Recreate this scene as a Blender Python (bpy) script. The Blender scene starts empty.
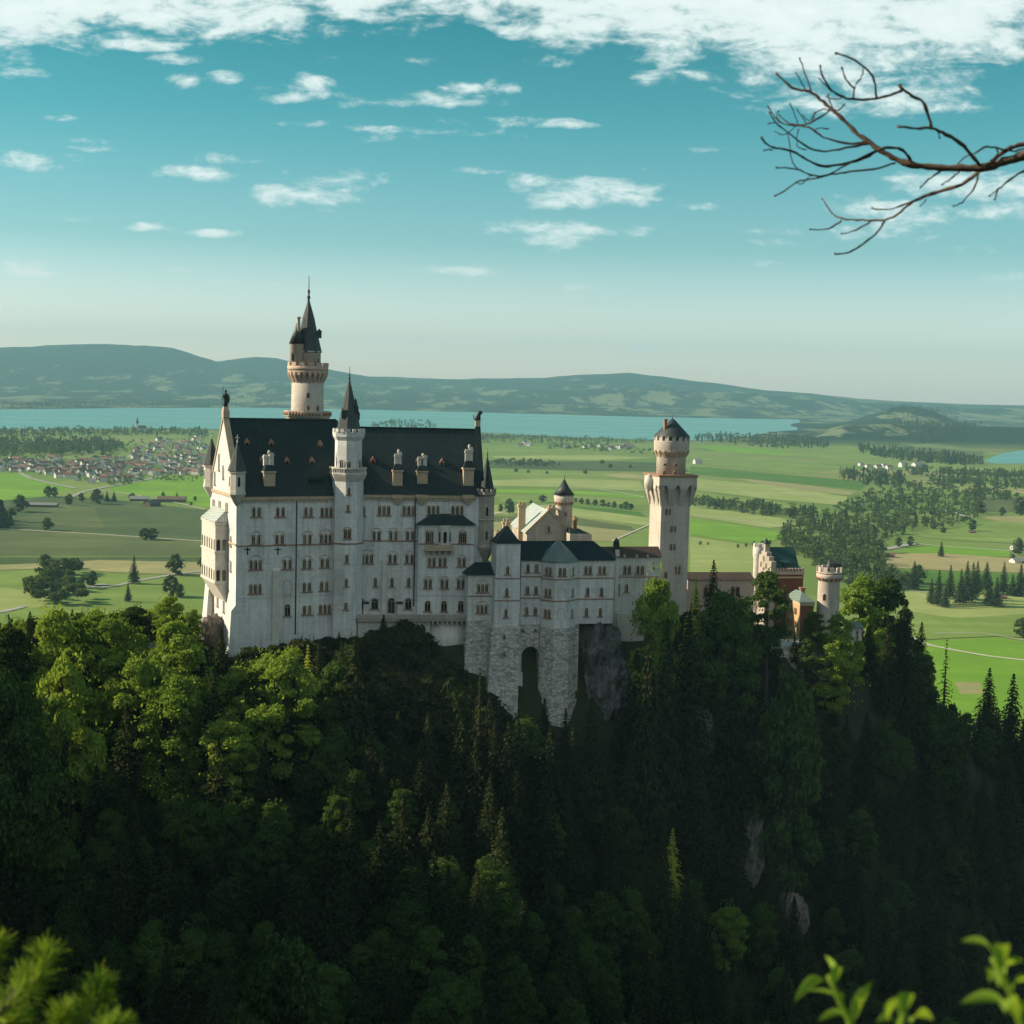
import bpy, math, random
import numpy as np
from mathutils import Vector, Matrix
S = bpy.context.scene
COL = S.collection
R = math.radians
# ------------------------------------------------------------------ camera
FPX, PITCH, ROLL, HORIZON = 1490.0, -math.atan((512-385)/1490.0), math.atan(.024), 385
cp, sp_ = math.cos(PITCH), math.sin(PITCH)
FW = np.array([0, cp, sp_]); UP0 = np.array([0, -sp_, cp]); RT0 = np.array([1., 0, 0])
RT = math.cos(ROLL)*RT0 + math.sin(ROLL)*UP0
UP = -math.sin(ROLL)*RT0 + math.cos(ROLL)*UP0
cam_d = bpy.data.cameras.new('camera'); cam = bpy.data.objects.new('camera', cam_d); COL.objects.link(cam)
cam.matrix_world = Matrix(((RT[0], UP[0], -FW[0], 0), (RT[1], UP[1], -FW[1], 0), (RT[2], UP[2], -FW[2], 0), (0, 0, 0, 1)))
cam_d.sensor_width = 36; cam_d.lens = 36*FPX/1024; cam_d.clip_start = .1; cam_d.clip_end = 90000
cam_d.dof.use_dof = True; cam_d.dof.focus_distance = 350; cam_d.dof.aperture_fstop = 6.0
S.camera = cam
# ------------------------------------------------------------------ sun, sky, exposure
SUN_EL, SUN_B = R(28), R(4)
SUN = np.array([-math.cos(SUN_B)*math.cos(SUN_EL), math.sin(SUN_B)*math.cos(SUN_EL), math.sin(SUN_EL)])
sl = bpy.data.lights.new('sun', 'SUN'); sl.energy = 5.0; sl.angle = R(.5); sl.color = (1, .84, .62)
so = bpy.data.objects.new('sun', sl); COL.objects.link(so)
so.rotation_euler = Vector(-SUN).to_track_quat('-Z', 'Y').to_euler()
S.view_settings.view_transform = 'Standard'; S.view_settings.look = 'None'
S.view_settings.gamma = 1; S.view_settings.use_curve_mapping = False
S.view_settings.exposure = 0.72
S.render.engine = 'CYCLES'
cy = S.cycles
cy.max_bounces = 6; cy.diffuse_bounces = 2; cy.glossy_bounces = 2; cy.transmission_bounces = 3; cy.volume_bounces = 0
cy.caustics_reflective = False; cy.caustics_refractive = False
cy.use_denoising = True; cy.use_adaptive_sampling = True; cy.adaptive_threshold = .015
cy.sample_clamp_indirect = 4
SKY_STRENGTH = .12
HAZE = 5.0e-5
W = bpy.data.worlds.new('World'); S.world = W; W.use_nodes = True
nt = W.node_tree; nt.nodes.clear(); L = nt.links.new
def N(t, tp, **kw):
    n = t.nodes.new(tp)
    for k, v in kw.items(): setattr(n, k, v)
    return n
def math_(t, op, a, b=None, c=None, clamp=False):
    n = N(t, 'ShaderNodeMath', operation=op); n.use_clamp = clamp
    for i, v in enumerate((a, b, c)):
        if v is None: continue
        if isinstance(v, (int, float)): n.inputs[i].default_value = v
        else: t.links.new(v, n.inputs[i])
    return n.outputs[0]
def mixc(t, fac, a, b, mode='MIX'):
    n = N(t, 'ShaderNodeMix', data_type='RGBA', blend_type=mode)
    for i, v in ((0, fac), (6, a), (7, b)):
        if isinstance(v, (int, float)): n.inputs[i].default_value = v
        elif isinstance(v, tuple): n.inputs[i].default_value = (*v, 1) if len(v) == 3 else v
        else: t.links.new(v, n.inputs[i])
    return n.outputs[2]
sky = N(nt, 'ShaderNodeTexSky', sky_type='NISHITA', sun_disc=False)
sky.sun_elevation = SUN_EL; sky.sun_rotation = math.atan2(SUN[0], SUN[1]); sky.altitude = 900
sky.air_density = 1.0; sky.dust_density = 1.6; sky.ozone_density = 3.0
tc = N(nt, 'ShaderNodeTexCoord'); sep = N(nt, 'ShaderNodeSeparateXYZ'); L(tc.outputs['Generated'], sep.inputs[0])
dy = math_(nt, 'MAXIMUM', math_(nt, 'ABSOLUTE', sep.outputs[1]), .05)
az = math_(nt, 'DIVIDE', sep.outputs[0], dy); el = math_(nt, 'DIVIDE', sep.outputs[2], dy)
comb = N(nt, 'ShaderNodeCombineXYZ'); L(az, comb.inputs[0]); L(el, comb.inputs[1])
def ramp(t, fac, stops):
    n = N(t, 'ShaderNodeValToRGB'); e = n.color_ramp.elements
    while len(e) < len(stops): e.new(.5)
    for i, (p, c) in enumerate(stops): e[i].position = p; e[i].color = (*c, 1)
    t.links.new(fac, n.inputs[0]); return n.outputs[0]
tinted = mixc(nt, 1.0, sky.outputs[0], ramp(nt, math_(nt, 'MAXIMUM', sep.outputs[2], 0), [(0, (2.0, 1.5, 1.38)), (.035, (1.42, 1.2, 1.09)), (.09, (.54, .76, .64)), (.17, (.18, .62, .49)), (.25, (.02, .47, .36)), (1, (.03, .46, .40))]), 'MULTIPLY')
def noise(t, vec, scale, detail=4, rough=.55, stretch=None, dist=0):
    if stretch:
        m = N(t, 'ShaderNodeMapping'); m.inputs['Scale'].default_value = stretch; t.links.new(vec, m.inputs[0]); vec = m.outputs[0]
    n = N(t, 'ShaderNodeTexNoise'); n.inputs['Scale'].default_value = scale; n.inputs['Detail'].default_value = detail
    n.inputs['Roughness'].default_value = rough; n.inputs['Distortion'].default_value = dist
    if vec is not None: t.links.new(vec, n.inputs['Vector'])
    return n.outputs[0]
# cloud banks: (azimuth, elevation) ellipses in world directions broken up by noise
CL = [(60,118,22,3,.4),(105,150,26,3,.4),(330,60,30,4,.5),(420,60,22,4,.5),(545,60,26,5,.55),(300,124,26,3,.4),(480,170,20,3,.4),(700,150,22,3,.35),(690,205,26,3,.35),(120,215,20,3,.45),(95,140,18,3,.4),(0,-12,170,50,1.9),(160,-18,220,50,1.9),(330,-20,180,38,1.6),(480,-20,170,38,1.6),(640,-6,160,52,1.8),(800,2,160,60,1.9),(950,6,170,56,1.7),
 (840,62,130,26,1.0),(830,98,72,17,.95),(900,96,75,14,1.0),(760,72,50,12,.9),(720,78,55,9,.7),(600,38,60,14,.6),(985,188,85,17,1.0),(890,210,60,14,1.0),(890,230,48,10,.85),(1000,206,70,12,.7),
 (578,187,72,11,1.0),(590,200,55,10,1.0),(545,182,40,7,.8),(618,196,45,10,.9),(628,168,22,3.5,.6),(572,229,68,8,1.05),(562,240,38,9,1.0),(604,230,50,6,.9),
 (325,178,44,9,1.0),(300,198,42,13,1.0),(350,196,32,8,.8),(203,175,38,8,1.0),(236,159,32,6,.85),(30,161,50,9,1.0),(66,164,24,5,.7),(384,177,9,4,.7),
 (290,96,46,6,.9),(306,84,26,8,1.0),(268,90,26,5,.7),(228,77,18,5,.7),(450,98,44,7,.9),(466,90,24,6,.8),(503,88,20,6,.8),(372,102,32,6,.75),(352,96,18,6,.75),
 (140,44,40,6,.95),(180,60,26,5,.7),(180,77,14,8,.6),(520,122,64,5,.85),(395,138,36,5,.65),(440,132,90,4,.5),
 (645,78,18,7,.8),(685,56,42,10,.8),(460,271,50,5,.95),(25,268,36,7,.85),(50,274,44,4,.75),(215,233,24,4,.85),(152,227,24,4,.65),(72,218,34,4,.55),(222,281,24,4,.7),(265,285,34,3,.5),(170,270,22,3,.5),
 (22,65,26,13,.75),(775,231,26,4,.75),(772,243,26,5,.85),(1005,252,40,6,.7),(1010,277,30,5,.6),(577,287,18,4,.6),(650,304,16,3,.5),(545,346,22,4,.65),(645,348,22,4,.65),(690,349,10,3,.5),(532,345,12,3,.5),(440,343,40,3,.45),(760,262,12,3,.3)]
dens = None
for (px, py, rx, ry, wt) in CL:
    d = FW*FPX + RT*(px-512) - UP*(py-512)
    a0, e0 = d[0]/d[1], d[2]/d[1]
    u = math_(nt, 'MULTIPLY', math_(nt, 'SUBTRACT', az, float(a0)), FPX/rx)
    v = math_(nt, 'MULTIPLY', math_(nt, 'SUBTRACT', el, float(e0)), FPX/ry)
    r2 = math_(nt, 'MULTIPLY_ADD', u, u, math_(nt, 'MULTIPLY', v, v))
    g = math_(nt, 'MULTIPLY_ADD', r2, -wt*.62, wt)
    dens = g if dens is None else math_(nt, 'SMOOTH_MAX', dens, g, .25)
warp = noise(nt, comb.outputs[0], 22, 3, .5, (1, 2.0, 1))
n1 = noise(nt, comb.outputs[0], 26, 9, .62, (1, 2.6, 1), .35)
n2 = noise(nt, comb.outputs[0], 90, 5, .6, (1, 1.8, 1), .2)
nn = math_(nt, 'ADD', math_(nt, 'MULTIPLY', n1, .84), math_(nt, 'MULTIPLY', n2, .24))
cov = math_(nt, 'ADD', dens, math_(nt, 'MULTIPLY', math_(nt, 'SUBTRACT', nn, .545), 5.4))
mr = N(nt, 'ShaderNodeMapRange', interpolation_type='SMOOTHSTEP'); L(cov, mr.inputs[0])
mr.inputs[1].default_value = .1; mr.inputs[2].default_value = 1.5; mr.inputs[4].default_value = .9
front = math_(nt, 'GREATER_THAN', sep.outputs[1], .02)
calpha = math_(nt, 'MULTIPLY', math_(nt, 'MULTIPLY', mr.outputs[0], front), 1.0)
mr2 = N(nt, 'ShaderNodeMapRange'); L(math_(nt, 'ADD', cov, math_(nt, 'MULTIPLY', warp, 1.2)), mr2.inputs[0]); mr2.inputs[1].default_value = .6; mr2.inputs[2].default_value = 3.6
ccol = mixc(nt, mr2.outputs[0], (4.0, 4.7, 4.65), (5.6, 6.0, 5.75))
final = mixc(nt, calpha, tinted, ccol)
# unseen cloud cover added behind the viewer to brighten the shaded facades
bn = noise(nt, tc.outputs['Generated'], 3.2, 6, .6); br = N(nt, 'ShaderNodeMapRange', interpolation_type='SMOOTHSTEP'); L(bn, br.inputs[0]); br.inputs[1].default_value = .34; br.inputs[2].default_value = .5
south = N(nt, 'ShaderNodeMapRange', interpolation_type='SMOOTHSTEP'); L(sep.outputs[1], south.inputs[0]); south.inputs[1].default_value = -.05; south.inputs[2].default_value = -.4
final = mixc(nt, math_(nt, 'MULTIPLY', br.outputs[0], south.outputs[0]), final, (3.1, 3.6, 3.65))
bg = N(nt, 'ShaderNodeBackground'); bg.inputs[1].default_value = SKY_STRENGTH; L(final, bg.inputs[0])
wo = N(nt, 'ShaderNodeOutputWorld'); L(bg.outputs[0], wo.inputs[0])
W.cycles.sampling_method = 'MANUAL'; W.cycles.sample_map_resolution = 512

# ------------------------------------------------------------------ pixel -> place
def ray(px, py): return FW*FPX + RT*(px-512) - UP*(py-512)
def at(px, py, Y):
    d = ray(px, py); return d*(Y/d[1])
def ground(px, py, z=-200.0):
    d = ray(px, py); return d*(z/d[2])
def pix(p):
    p = np.asarray(p, float); c = p @ FW
    return 512+FPX*(p @ RT)/c, 512-FPX*(p @ UP)/c
class Face:
    """vertical plane through (x, y), running along the angle th"""
    def __init__(s, xy, th): s.o = np.array(xy[:2], float); s.th = th; s.u = np.array([math.cos(th), math.sin(th)]); s.n = np.array([-s.u[1], s.u[0]])
    def hit(s, px, py):
        d = ray(px, py); t = (s.o @ s.n)/(d[:2] @ s.n); p = d*t
        return float((p[:2]-s.o) @ s.u), float(p[2])
    def U(s, px, py=512): return s.hit(px, py)[0]
    def Z(s, px, py): return s.hit(px, py)[1]
    def xy(s, u, v=0): return s.o + s.u*u + s.n*v
    def shift(s, v): return Face(s.o+s.n*v, s.th)

# ------------------------------------------------------------------ mesh builder
class MB:
    def __init__(s): s.v = []; s.f = []; s.m = []; s.sm = []; s.cur = 0; s.T = None
    def add(s, vs, fs, smooth=False):
        b = len(s.v)
        if s.T is not None: vs = [tuple(s.T @ Vector(v)) for v in vs]
        s.v += [tuple(map(float, v)) for v in vs]
        for f in fs: s.f.append(tuple(i+b for i in f)); s.m.append(s.cur); s.sm.append(smooth)
    def box(s, x0, x1, y0, y1, z0, z1):
        s.add([(x0,y0,z0),(x1,y0,z0),(x1,y1,z0),(x0,y1,z0),(x0,y0,z1),(x1,y0,z1),(x1,y1,z1),(x0,y1,z1)],
              [(0,3,2,1),(4,5,6,7),(0,1,5,4),(1,2,6,5),(2,3,7,6),(3,0,4,7)])
    def loft(s, rings, smooth=False, cap0=True, cap1=True):
        n = len(rings[0]); vs = [p for r in rings for p in r]; fs = []
        for k in range(len(rings)-1):
            for i in range(n):
                j = (i+1) % n; fs.append((k*n+i, k*n+j, (k+1)*n+j, (k+1)*n+i))
        b = len(s.v); s.add(vs, fs, smooth)
        k = len(rings)-1
        if cap0: s.f.append(tuple(b+i for i in reversed(range(n)))); s.m.append(s.cur); s.sm.append(False)
        if cap1: s.f.append(tuple(b+k*n+i for i in range(n))); s.m.append(s.cur); s.sm.append(False)
    def prism(s, poly, z0, z1): s.loft([[(x, y, z0) for x, y in poly], [(x, y, z1) for x, y in poly]])
    def lathe(s, x, y, prof, n=20, ph=0, smooth=True):
        s.loft([[(x+r*math.cos(ph+2*math.pi*i/n), y+r*math.sin(ph+2*math.pi*i/n), z) for i in range(n)] for r, z in prof], smooth)
    def pyramid(s, poly, z0, apex):
        n = len(poly); s.add([(x, y, z0) for x, y in poly]+[apex], [(i, (i+1) % n, n) for i in range(n)]+[tuple(reversed(range(n)))])
    def tube(s, pts, rad, n=6):
        pts = [Vector(p) for p in pts]; rings = []
        for i, p in enumerate(pts):
            t = (pts[min(i+1, len(pts)-1)]-pts[max(i-1, 0)])
            if t.length < 1e-9: t = Vector((0, 0, 1))
            t.normalize(); a = t.cross(Vector((0, 0, 1)) if abs(t.z) < .9 else Vector((1, 0, 0))).normalized(); b = t.cross(a)
            r = rad[i] if hasattr(rad, '__len__') else rad
            rings.append([tuple(p+(a*math.cos(2*math.pi*k/n)+b*math.sin(2*math.pi*k/n))*r) for k in range(n)])
        s.loft(rings, True)
    def gable(s, x0, x1, y0, y1, z0, z1, ym=None):
        ym = (y0+y1)/2 if ym is None else ym
        s.add([(x0,y0,z0),(x1,y0,z0),(x1,y1,z0),(x0,y1,z0),(x0,ym,z1),(x1,ym,z1)], [(0,1,5,4),(2,3,4,5),(0,4,3),(1,2,5),(0,3,2,1)])
    def mesh(s, name, mats):
        me = bpy.data.meshes.new(name); me.from_pydata(s.v, [], s.f)
        for m in (mats if isinstance(mats, (list, tuple)) else [mats]): me.materials.append(m)
        me.polygons.foreach_set('material_index', s.m); me.polygons.foreach_set('use_smooth', s.sm); me.update(); return me
    def build(s, name, mats, parent=None, loc=(0, 0, 0), rz=0):
        return put(name, s.mesh(name, mats), parent, loc, rz)
def put(name, me, parent=None, loc=(0, 0, 0), rz=0):
    o = bpy.data.objects.new(name, me); COL.objects.link(o); o.location = loc; o.rotation_euler = (0, 0, rz)
    if parent is not None: o.parent = parent
    return o
def tag(o, label=None, cat=None, group=None, kind=None):
    for k, v in (('label', label), ('category', cat), ('group', group), ('kind', kind)):
        if v: o[k] = v
    return o
def thing(name, label, cat, loc, rz=0, group=None):
    o = bpy.data.objects.new(name, None); COL.objects.link(o); o.location = loc; o.rotation_euler = (0, 0, rz); o.empty_display_size = .5
    return tag(o, label, cat, group)
def copy_tree(o, parent=None):
    c = o.copy(); COL.objects.link(c)
    if parent is not None: c.parent = parent
    for ch in list(o.children): copy_tree(ch, c)
    return c
def quads_mesh(name, P, mats, mi=None, n=4):
    """P: (k, n, 3) array of faces"""
    k = len(P); me = bpy.data.meshes.new(name); me.vertices.add(k*n); me.vertices.foreach_set('co', P.reshape(-1).astype(np.float32))
    me.loops.add(k*n); me.loops.foreach_set('vertex_index', np.arange(k*n, dtype=np.int32))
    me.polygons.add(k); me.polygons.foreach_set('loop_start', np.arange(0, k*n, n, dtype=np.int32))
    try: me.polygons.foreach_set('loop_total', np.full(k, n, dtype=np.int32))
    except Exception: pass
    for m in (mats if isinstance(mats, (list, tuple)) else [mats]): me.materials.append(m)
    if mi is not None: me.polygons.foreach_set('material_index', mi.astype(np.int32))
    me.update(calc_edges=True); return me

# ------------------------------------------------------------------ materials
def base_mat(name, rough=.85, spec=.25):
    m = bpy.data.materials.new(name); m.use_nodes = True; t = m.node_tree
    b = t.nodes['Principled BSDF']; b.inputs['Roughness'].default_value = rough; b.inputs['Specular IOR Level'].default_value = spec
    return m, t, b
def ramp(t, fac, stops):
    n = N(t, 'ShaderNodeValToRGB'); e = n.color_ramp.elements
    while len(e) < len(stops): e.new(.5)
    for i, (p, c) in enumerate(stops): e[i].position = p; e[i].color = (*c, 1)
    t.links.new(fac, n.inputs[0]); return n.outputs[0]
def bump(t, b, h, strength=.3, dist=.1):
    n = N(t, 'ShaderNodeBump'); n.inputs['Strength'].default_value = strength; n.inputs['Distance'].default_value = dist
    t.links.new(h, n.inputs['Height']); t.links.new(n.outputs[0], b.inputs['Normal'])
def plain(name, c, c2=None, rough=.85, scale=.6, spec=.25, bmp=.15):
    m, t, b = base_mat(name, rough, spec); c2 = c2 or tuple(x*.72 for x in c)
    tcn = N(t, 'ShaderNodeTexCoord'); n = noise(t, tcn.outputs['Object'], scale, 5, .6)
    n2 = noise(t, tcn.outputs['Object'], scale*7, 3, .6)
    f = math_(t, 'ADD', math_(t, 'MULTIPLY', n, .7), math_(t, 'MULTIPLY', n2, .3))
    t.links.new(ramp(t, f, [(.32, c2), (.62, c)]), b.inputs['Base Color'])
    if bmp: bump(t, b, n2, bmp, .05)
    return m
def masonry(name, c, c2, mortar, bw=.9, bh=.42, streak=.25, blocks=.12, rough=.9):
    """dressed limestone: block courses, large stains and vertical run-off streaks"""
    m, t, b = base_mat(name, rough, .15)
    tcn = N(t, 'ShaderNodeTexCoord'); s = N(t, 'ShaderNodeSeparateXYZ'); t.links.new(tcn.outputs['Object'], s.inputs[0])
    c_ = N(t, 'ShaderNodeCombineXYZ'); t.links.new(math_(t, 'ADD', s.outputs[0], s.outputs[1]), c_.inputs[0]); t.links.new(s.outputs[2], c_.inputs[1])
    br = N(t, 'ShaderNodeTexBrick'); br.inputs['Scale'].default_value = 1; br.inputs['Brick Width'].default_value = bw; br.inputs['Row Height'].default_value = bh
    br.inputs['Mortar Size'].default_value = .03; br.inputs['Color1'].default_value = (1, 1, 1, 1); br.inputs['Color2'].default_value = (.72, .72, .72, 1); br.inputs['Mortar'].default_value = (.35, .35, .35, 1)
    t.links.new(c_.outputs[0], br.inputs[0])
    big = noise(t, tcn.outputs['Object'], .14, 5, .6); st = noise(t, c_.outputs[0], 1.0, 4, .6, (1.1, .07, 1)); fine = noise(t, tcn.outputs['Object'], 2.2, 3, .6)
    base = ramp(t, math_(t, 'ADD', math_(t, 'MULTIPLY', big, .6), math_(t, 'MULTIPLY', fine, .4)), [(.38, c2), (.58, c)])
    sm = N(t, 'ShaderNodeMapRange'); t.links.new(st, sm.inputs[0]); sm.inputs[1].default_value = .46; sm.inputs[2].default_value = .7; sm.inputs[4].default_value = streak
    base = mixc(t, sm.outputs[0], base, tuple(x*.5 for x in c2))
    base = mixc(t, blocks, base, br.outputs[0], 'MULTIPLY')
    t.links.new(base, b.inputs['Base Color']); bump(t, b, br.outputs[0], .25, .04)
    return m
def rubble(name, c, c2, gap):
    m, t, b = base_mat(name, .92, .1); tcn = N(t, 'ShaderNodeTexCoord')
    mp = N(t, 'ShaderNodeMapping'); mp.inputs['Scale'].default_value = (1, 1, 1.9); t.links.new(tcn.outputs['Object'], mp.inputs[0])
    v = N(t, 'ShaderNodeTexVoronoi', feature='F1'); v.inputs['Scale'].default_value = .85; t.links.new(mp.outputs[0], v.inputs[0])
    e = N(t, 'ShaderNodeTexVoronoi', feature='DISTANCE_TO_EDGE'); e.inputs['Scale'].default_value = .85; t.links.new(mp.outputs[0], e.inputs[0])
    s = N(t, 'ShaderNodeSeparateColor'); t.links.new(v.outputs['Color'], s.inputs[0])
    col = ramp(t, s.outputs[0], [(.0, tuple(x*.45 for x in c2)), (.16, tuple(x*.8 for x in c2)), (.3, c2), (.8, c)])
    er = N(t, 'ShaderNodeMapRange'); t.links.new(e.outputs[0], er.inputs[0]); er.inputs[2].default_value = .09
    n = noise(t, tcn.outputs['Object'], .3, 4, .6); col = mixc(t, math_(t, 'MULTIPLY', n, .55), col, c2)
    t.links.new(mixc(t, er.outputs[0], gap, col), b.inputs['Base Color']); bump(t, b, er.outputs[0], .6, .08); return m
def slate(name, c, c2, seam=.55, rough=.5, spec=.4):
    m, t, b = base_mat(name, rough, spec); tcn = N(t, 'ShaderNodeTexCoord'); s = N(t, 'ShaderNodeSeparateXYZ'); t.links.new(tcn.outputs['Object'], s.inputs[0])
    w = math_(t, 'FRACT', math_(t, 'MULTIPLY', math_(t, 'ADD', s.outputs[0], math_(t, 'MULTIPLY', s.outputs[1], .13)), 1/seam))
    sh = N(t, 'ShaderNodeMapRange'); t.links.new(math_(t, 'ABSOLUTE', math_(t, 'SUBTRACT', w, .5)), sh.inputs[0]); sh.inputs[1].default_value = .38; sh.inputs[2].default_value = .5
    n = noise(t, tcn.outputs['Object'], .8, 4, .6, (1, 1, .25)); n2 = noise(t, tcn.outputs['Object'], .12, 4, .6)
    col = ramp(t, math_(t, 'ADD', math_(t, 'MULTIPLY', n, .5), math_(t, 'MULTIPLY', n2, .5)), [(.35, c2), (.65, c)])
    t.links.new(mixc(t, math_(t, 'MULTIPLY', sh.outputs[0], .5), col, tuple(x*2.2 for x in c)), b.inputs['Base Color'])
    bump(t, b, sh.outputs[0], .5, .06); return m
def leaf_mat(name, c, c2, trans=.35, hue=.5):
    m = bpy.data.materials.new(name); m.use_nodes = True; t = m.node_tree; t.nodes.clear()
    g = N(t, 'ShaderNodeNewGeometry'); oi = N(t, 'ShaderNodeObjectInfo')
    f = math_(t, 'ADD', math_(t, 'MULTIPLY', g.outputs['Random Per Island'], 1-hue), math_(t, 'MULTIPLY', oi.outputs['Random'], hue))
    col = ramp(t, f, [(.05, c2), (.95, c)])
    d = N(t, 'ShaderNodeBsdfDiffuse'); tr = N(t, 'ShaderNodeBsdfTranslucent'); mx = N(t, 'ShaderNodeMixShader'); mx.inputs[0].default_value = trans
    t.links.new(col, d.inputs[0]); t.links.new(mixc(t, 1.0, col, (1.25, 1.15, .5), 'MULTIPLY'), tr.inputs[0])
    t.links.new(d.outputs[0], mx.inputs[1]); t.links.new(tr.outputs[0], mx.inputs[2])
    o = N(t, 'ShaderNodeOutputMaterial'); t.links.new(mx.outputs[0], o.inputs[0]); return m
# ------------------------------------------------------------------ terrain
def vnoise(x, y, seed=0):
    xi = np.floor(x).astype(np.int64); yi = np.floor(y).astype(np.int64); xf = x-xi; yf = y-yi
    def h(a, b):
        k = (a*374761393 + b*668265263 + seed*1442695041) & 0xffffffff
        k = ((k ^ (k >> 13))*1274126177) & 0xffffffff
        return ((k ^ (k >> 16)) & 0xffff)/65535.0
    u = xf*xf*(3-2*xf); v = yf*yf*(3-2*yf)
    return (h(xi, yi)*(1-u)+h(xi+1, yi)*u)*(1-v)+(h(xi, yi+1)*(1-u)+h(xi+1, yi+1)*u)*v
def fbm(x, y, oct=4, seed=0):
    s = 0; a = .5
    for i in range(oct): s = s+a*(vnoise(x*2**i, y*2**i, seed+i)-.5); a *= .5
    return s
SIL = [(-600,352),(0,347),(60,345.5),(120,344.5),(170,349),(215,362),(235,359),(252,357.5),(275,359),(300,364),(330,370),(365,376),(420,379),(480,379),(540,378),(580,375),(625,373),(660,376.5),(720,384.5),(760,390),(800,393),(850,398),(900,401),(1024,406),(1600,410)]
def H(x, y):
    x = np.asarray(x, float); y = np.asarray(y, float)
    yr = np.interp(x, [-400,-150,-65,0,45,85,140,300], [330,334,350,371,385,405,430,480])
    zr = np.interp(x, [-400,-200,-120,-70,-20,10,45,75,100,125,160,230,320], [-95,-88,-73,-64,-62,-62,-62,-69,-78,-95,-125,-180,-203])
    d = yr-y
    drop = np.interp(d, [-400,-260,-150,-60,-30,-16,15.5,20,26,45,75,115,165,230,300], [-170,-150,-110,-35,-9,0,0,-9,-16,-31,-47,-58,-62,-60,-60])
    zf = zr+drop*np.where(d > 0, 1+.016*np.clip(x+3, 0, 55), 1)
    zf = zf+5*np.exp(-((x-46-(-d+60)*.12)/13)**2)*np.clip((d-15)/25, 0, 1)*np.clip((150-d)/50, 0, 1)
    
    zc = np.interp(y, [-400,-50,-3,2.5,4,9,30,80,130,180,260,400], [110,22,-1.7,-1.8,-4,-13,-38,-78,-107,-128,-155,-205])
    cz = np.interp(y, [-300,0,100,250,275,285,295,305,315,330,350,385,420,520,700], [125,112,106,104,98,76,58,45,32,18,6,-8,-35,-110,-210])  # unseen mountain on the left, its crest shaped to shade the gorge
    mz = cz-np.where(x > -290, 1.25, .35)*np.abs(x+290)
    near = np.maximum(np.maximum(zf, zc), mz)
    near = near+np.where(near > -195, 1, 0)*(5*fbm(x/35, y/35, 4, 3)+2.0*fbm(x/7, y/7, 3, 9))*np.clip((np.hypot(x, y)-6)/40, 0, 1)
    near = near-9*np.exp(-((x-10)/12)**2-((y-346)/5)**2)
    # the castle stands on a levelled top
    flat = np.exp(-np.clip(np.abs(d)-13, 0, 99)**2/20)*((x > -66) & (x < 40))
    near = near*(1-flat)+np.minimum(near, zr)*flat
    z = np.maximum(near, -200)
    far = -200+0*y
    yy = np.maximum(y, 1); px = 512+FPX*x/yy; hy = HORIZON+(px-512)*.024
    sil = np.interp(px, [a for a, b in SIL], [b for a, b in SIL])
    def ridge(crest, D, w, back=1.0):
        top = -(crest-hy)/FPX*D+200
        return top*np.exp(-((y-D)/np.where(y < D, w, w*back))**2)
    wob = fbm(px/60, y/2500, 5, 21)
    far = np.maximum(far, -200+ridge(sil+wob*2.0, 17000, 2600, 1.5)*(1+.10*fbm(px/30, y/900, 4, 5)))
    c2 = np.interp(px, [-400,0,120,260,380,470,560,640,760,840,900,960,1024,1500], [384,383,385,386,390,392,389,388,394,402,403,407,410,410])
    far = np.maximum(far, -200+ridge(c2+wob*5, 13900, 900)*(1+.3*fbm(px/25, y/700, 4, 8)))
    c3 = np.interp(px, [-400,0,200,330,480,560,800,1500], [398,398,399,397,400,404,412,412])
    far = np.maximum(far, -200+ridge(c3+wob*4, 12300, 420)*(px < 800))
    far = np.maximum(far, -200+ridge(405+np.abs(px-885)*.035+wob*3, 9000, 800)*np.exp(-((px-905)/52)**2))
    far = np.maximum(far, -200+ridge(np.interp(px, [760,820,880,960,1100], [426,425,425,427,427])+wob*3, 6800, 500)*np.clip((px-800)/40, 0, 1))
    return np.where(y > 3600, np.maximum(z, far), z)
def Hs(x, y): return float(H(np.array([x]), np.array([y]))[0])

def grid_mesh(name, A, D, mat):
    aa, dd = np.meshgrid(A, D); X = dd*np.sin(aa); Y = dd*np.cos(aa); Z = H(X, Y)
    P = np.stack([X, Y, Z], -1).reshape(-1, 3); nr, nc = aa.shape
    idx = np.arange(nr*nc).reshape(nr, nc)
    q = np.stack([idx[:-1,:-1], idx[:-1,1:], idx[1:,1:], idx[1:,:-1]], -1).reshape(-1, 4)
    me = bpy.data.meshes.new(name); me.vertices.add(len(P)); me.vertices.foreach_set('co', P.reshape(-1).astype(np.float32))
    me.loops.add(q.size); me.loops.foreach_set('vertex_index', q.reshape(-1).astype(np.int32))
    me.polygons.add(len(q)); me.polygons.foreach_set('loop_start', np.arange(0, q.size, 4, dtype=np.int32))
    me.polygons.foreach_set('use_smooth', np.ones(len(q), bool)); me.materials.append(mat); me.update(calc_edges=True); return me
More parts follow.
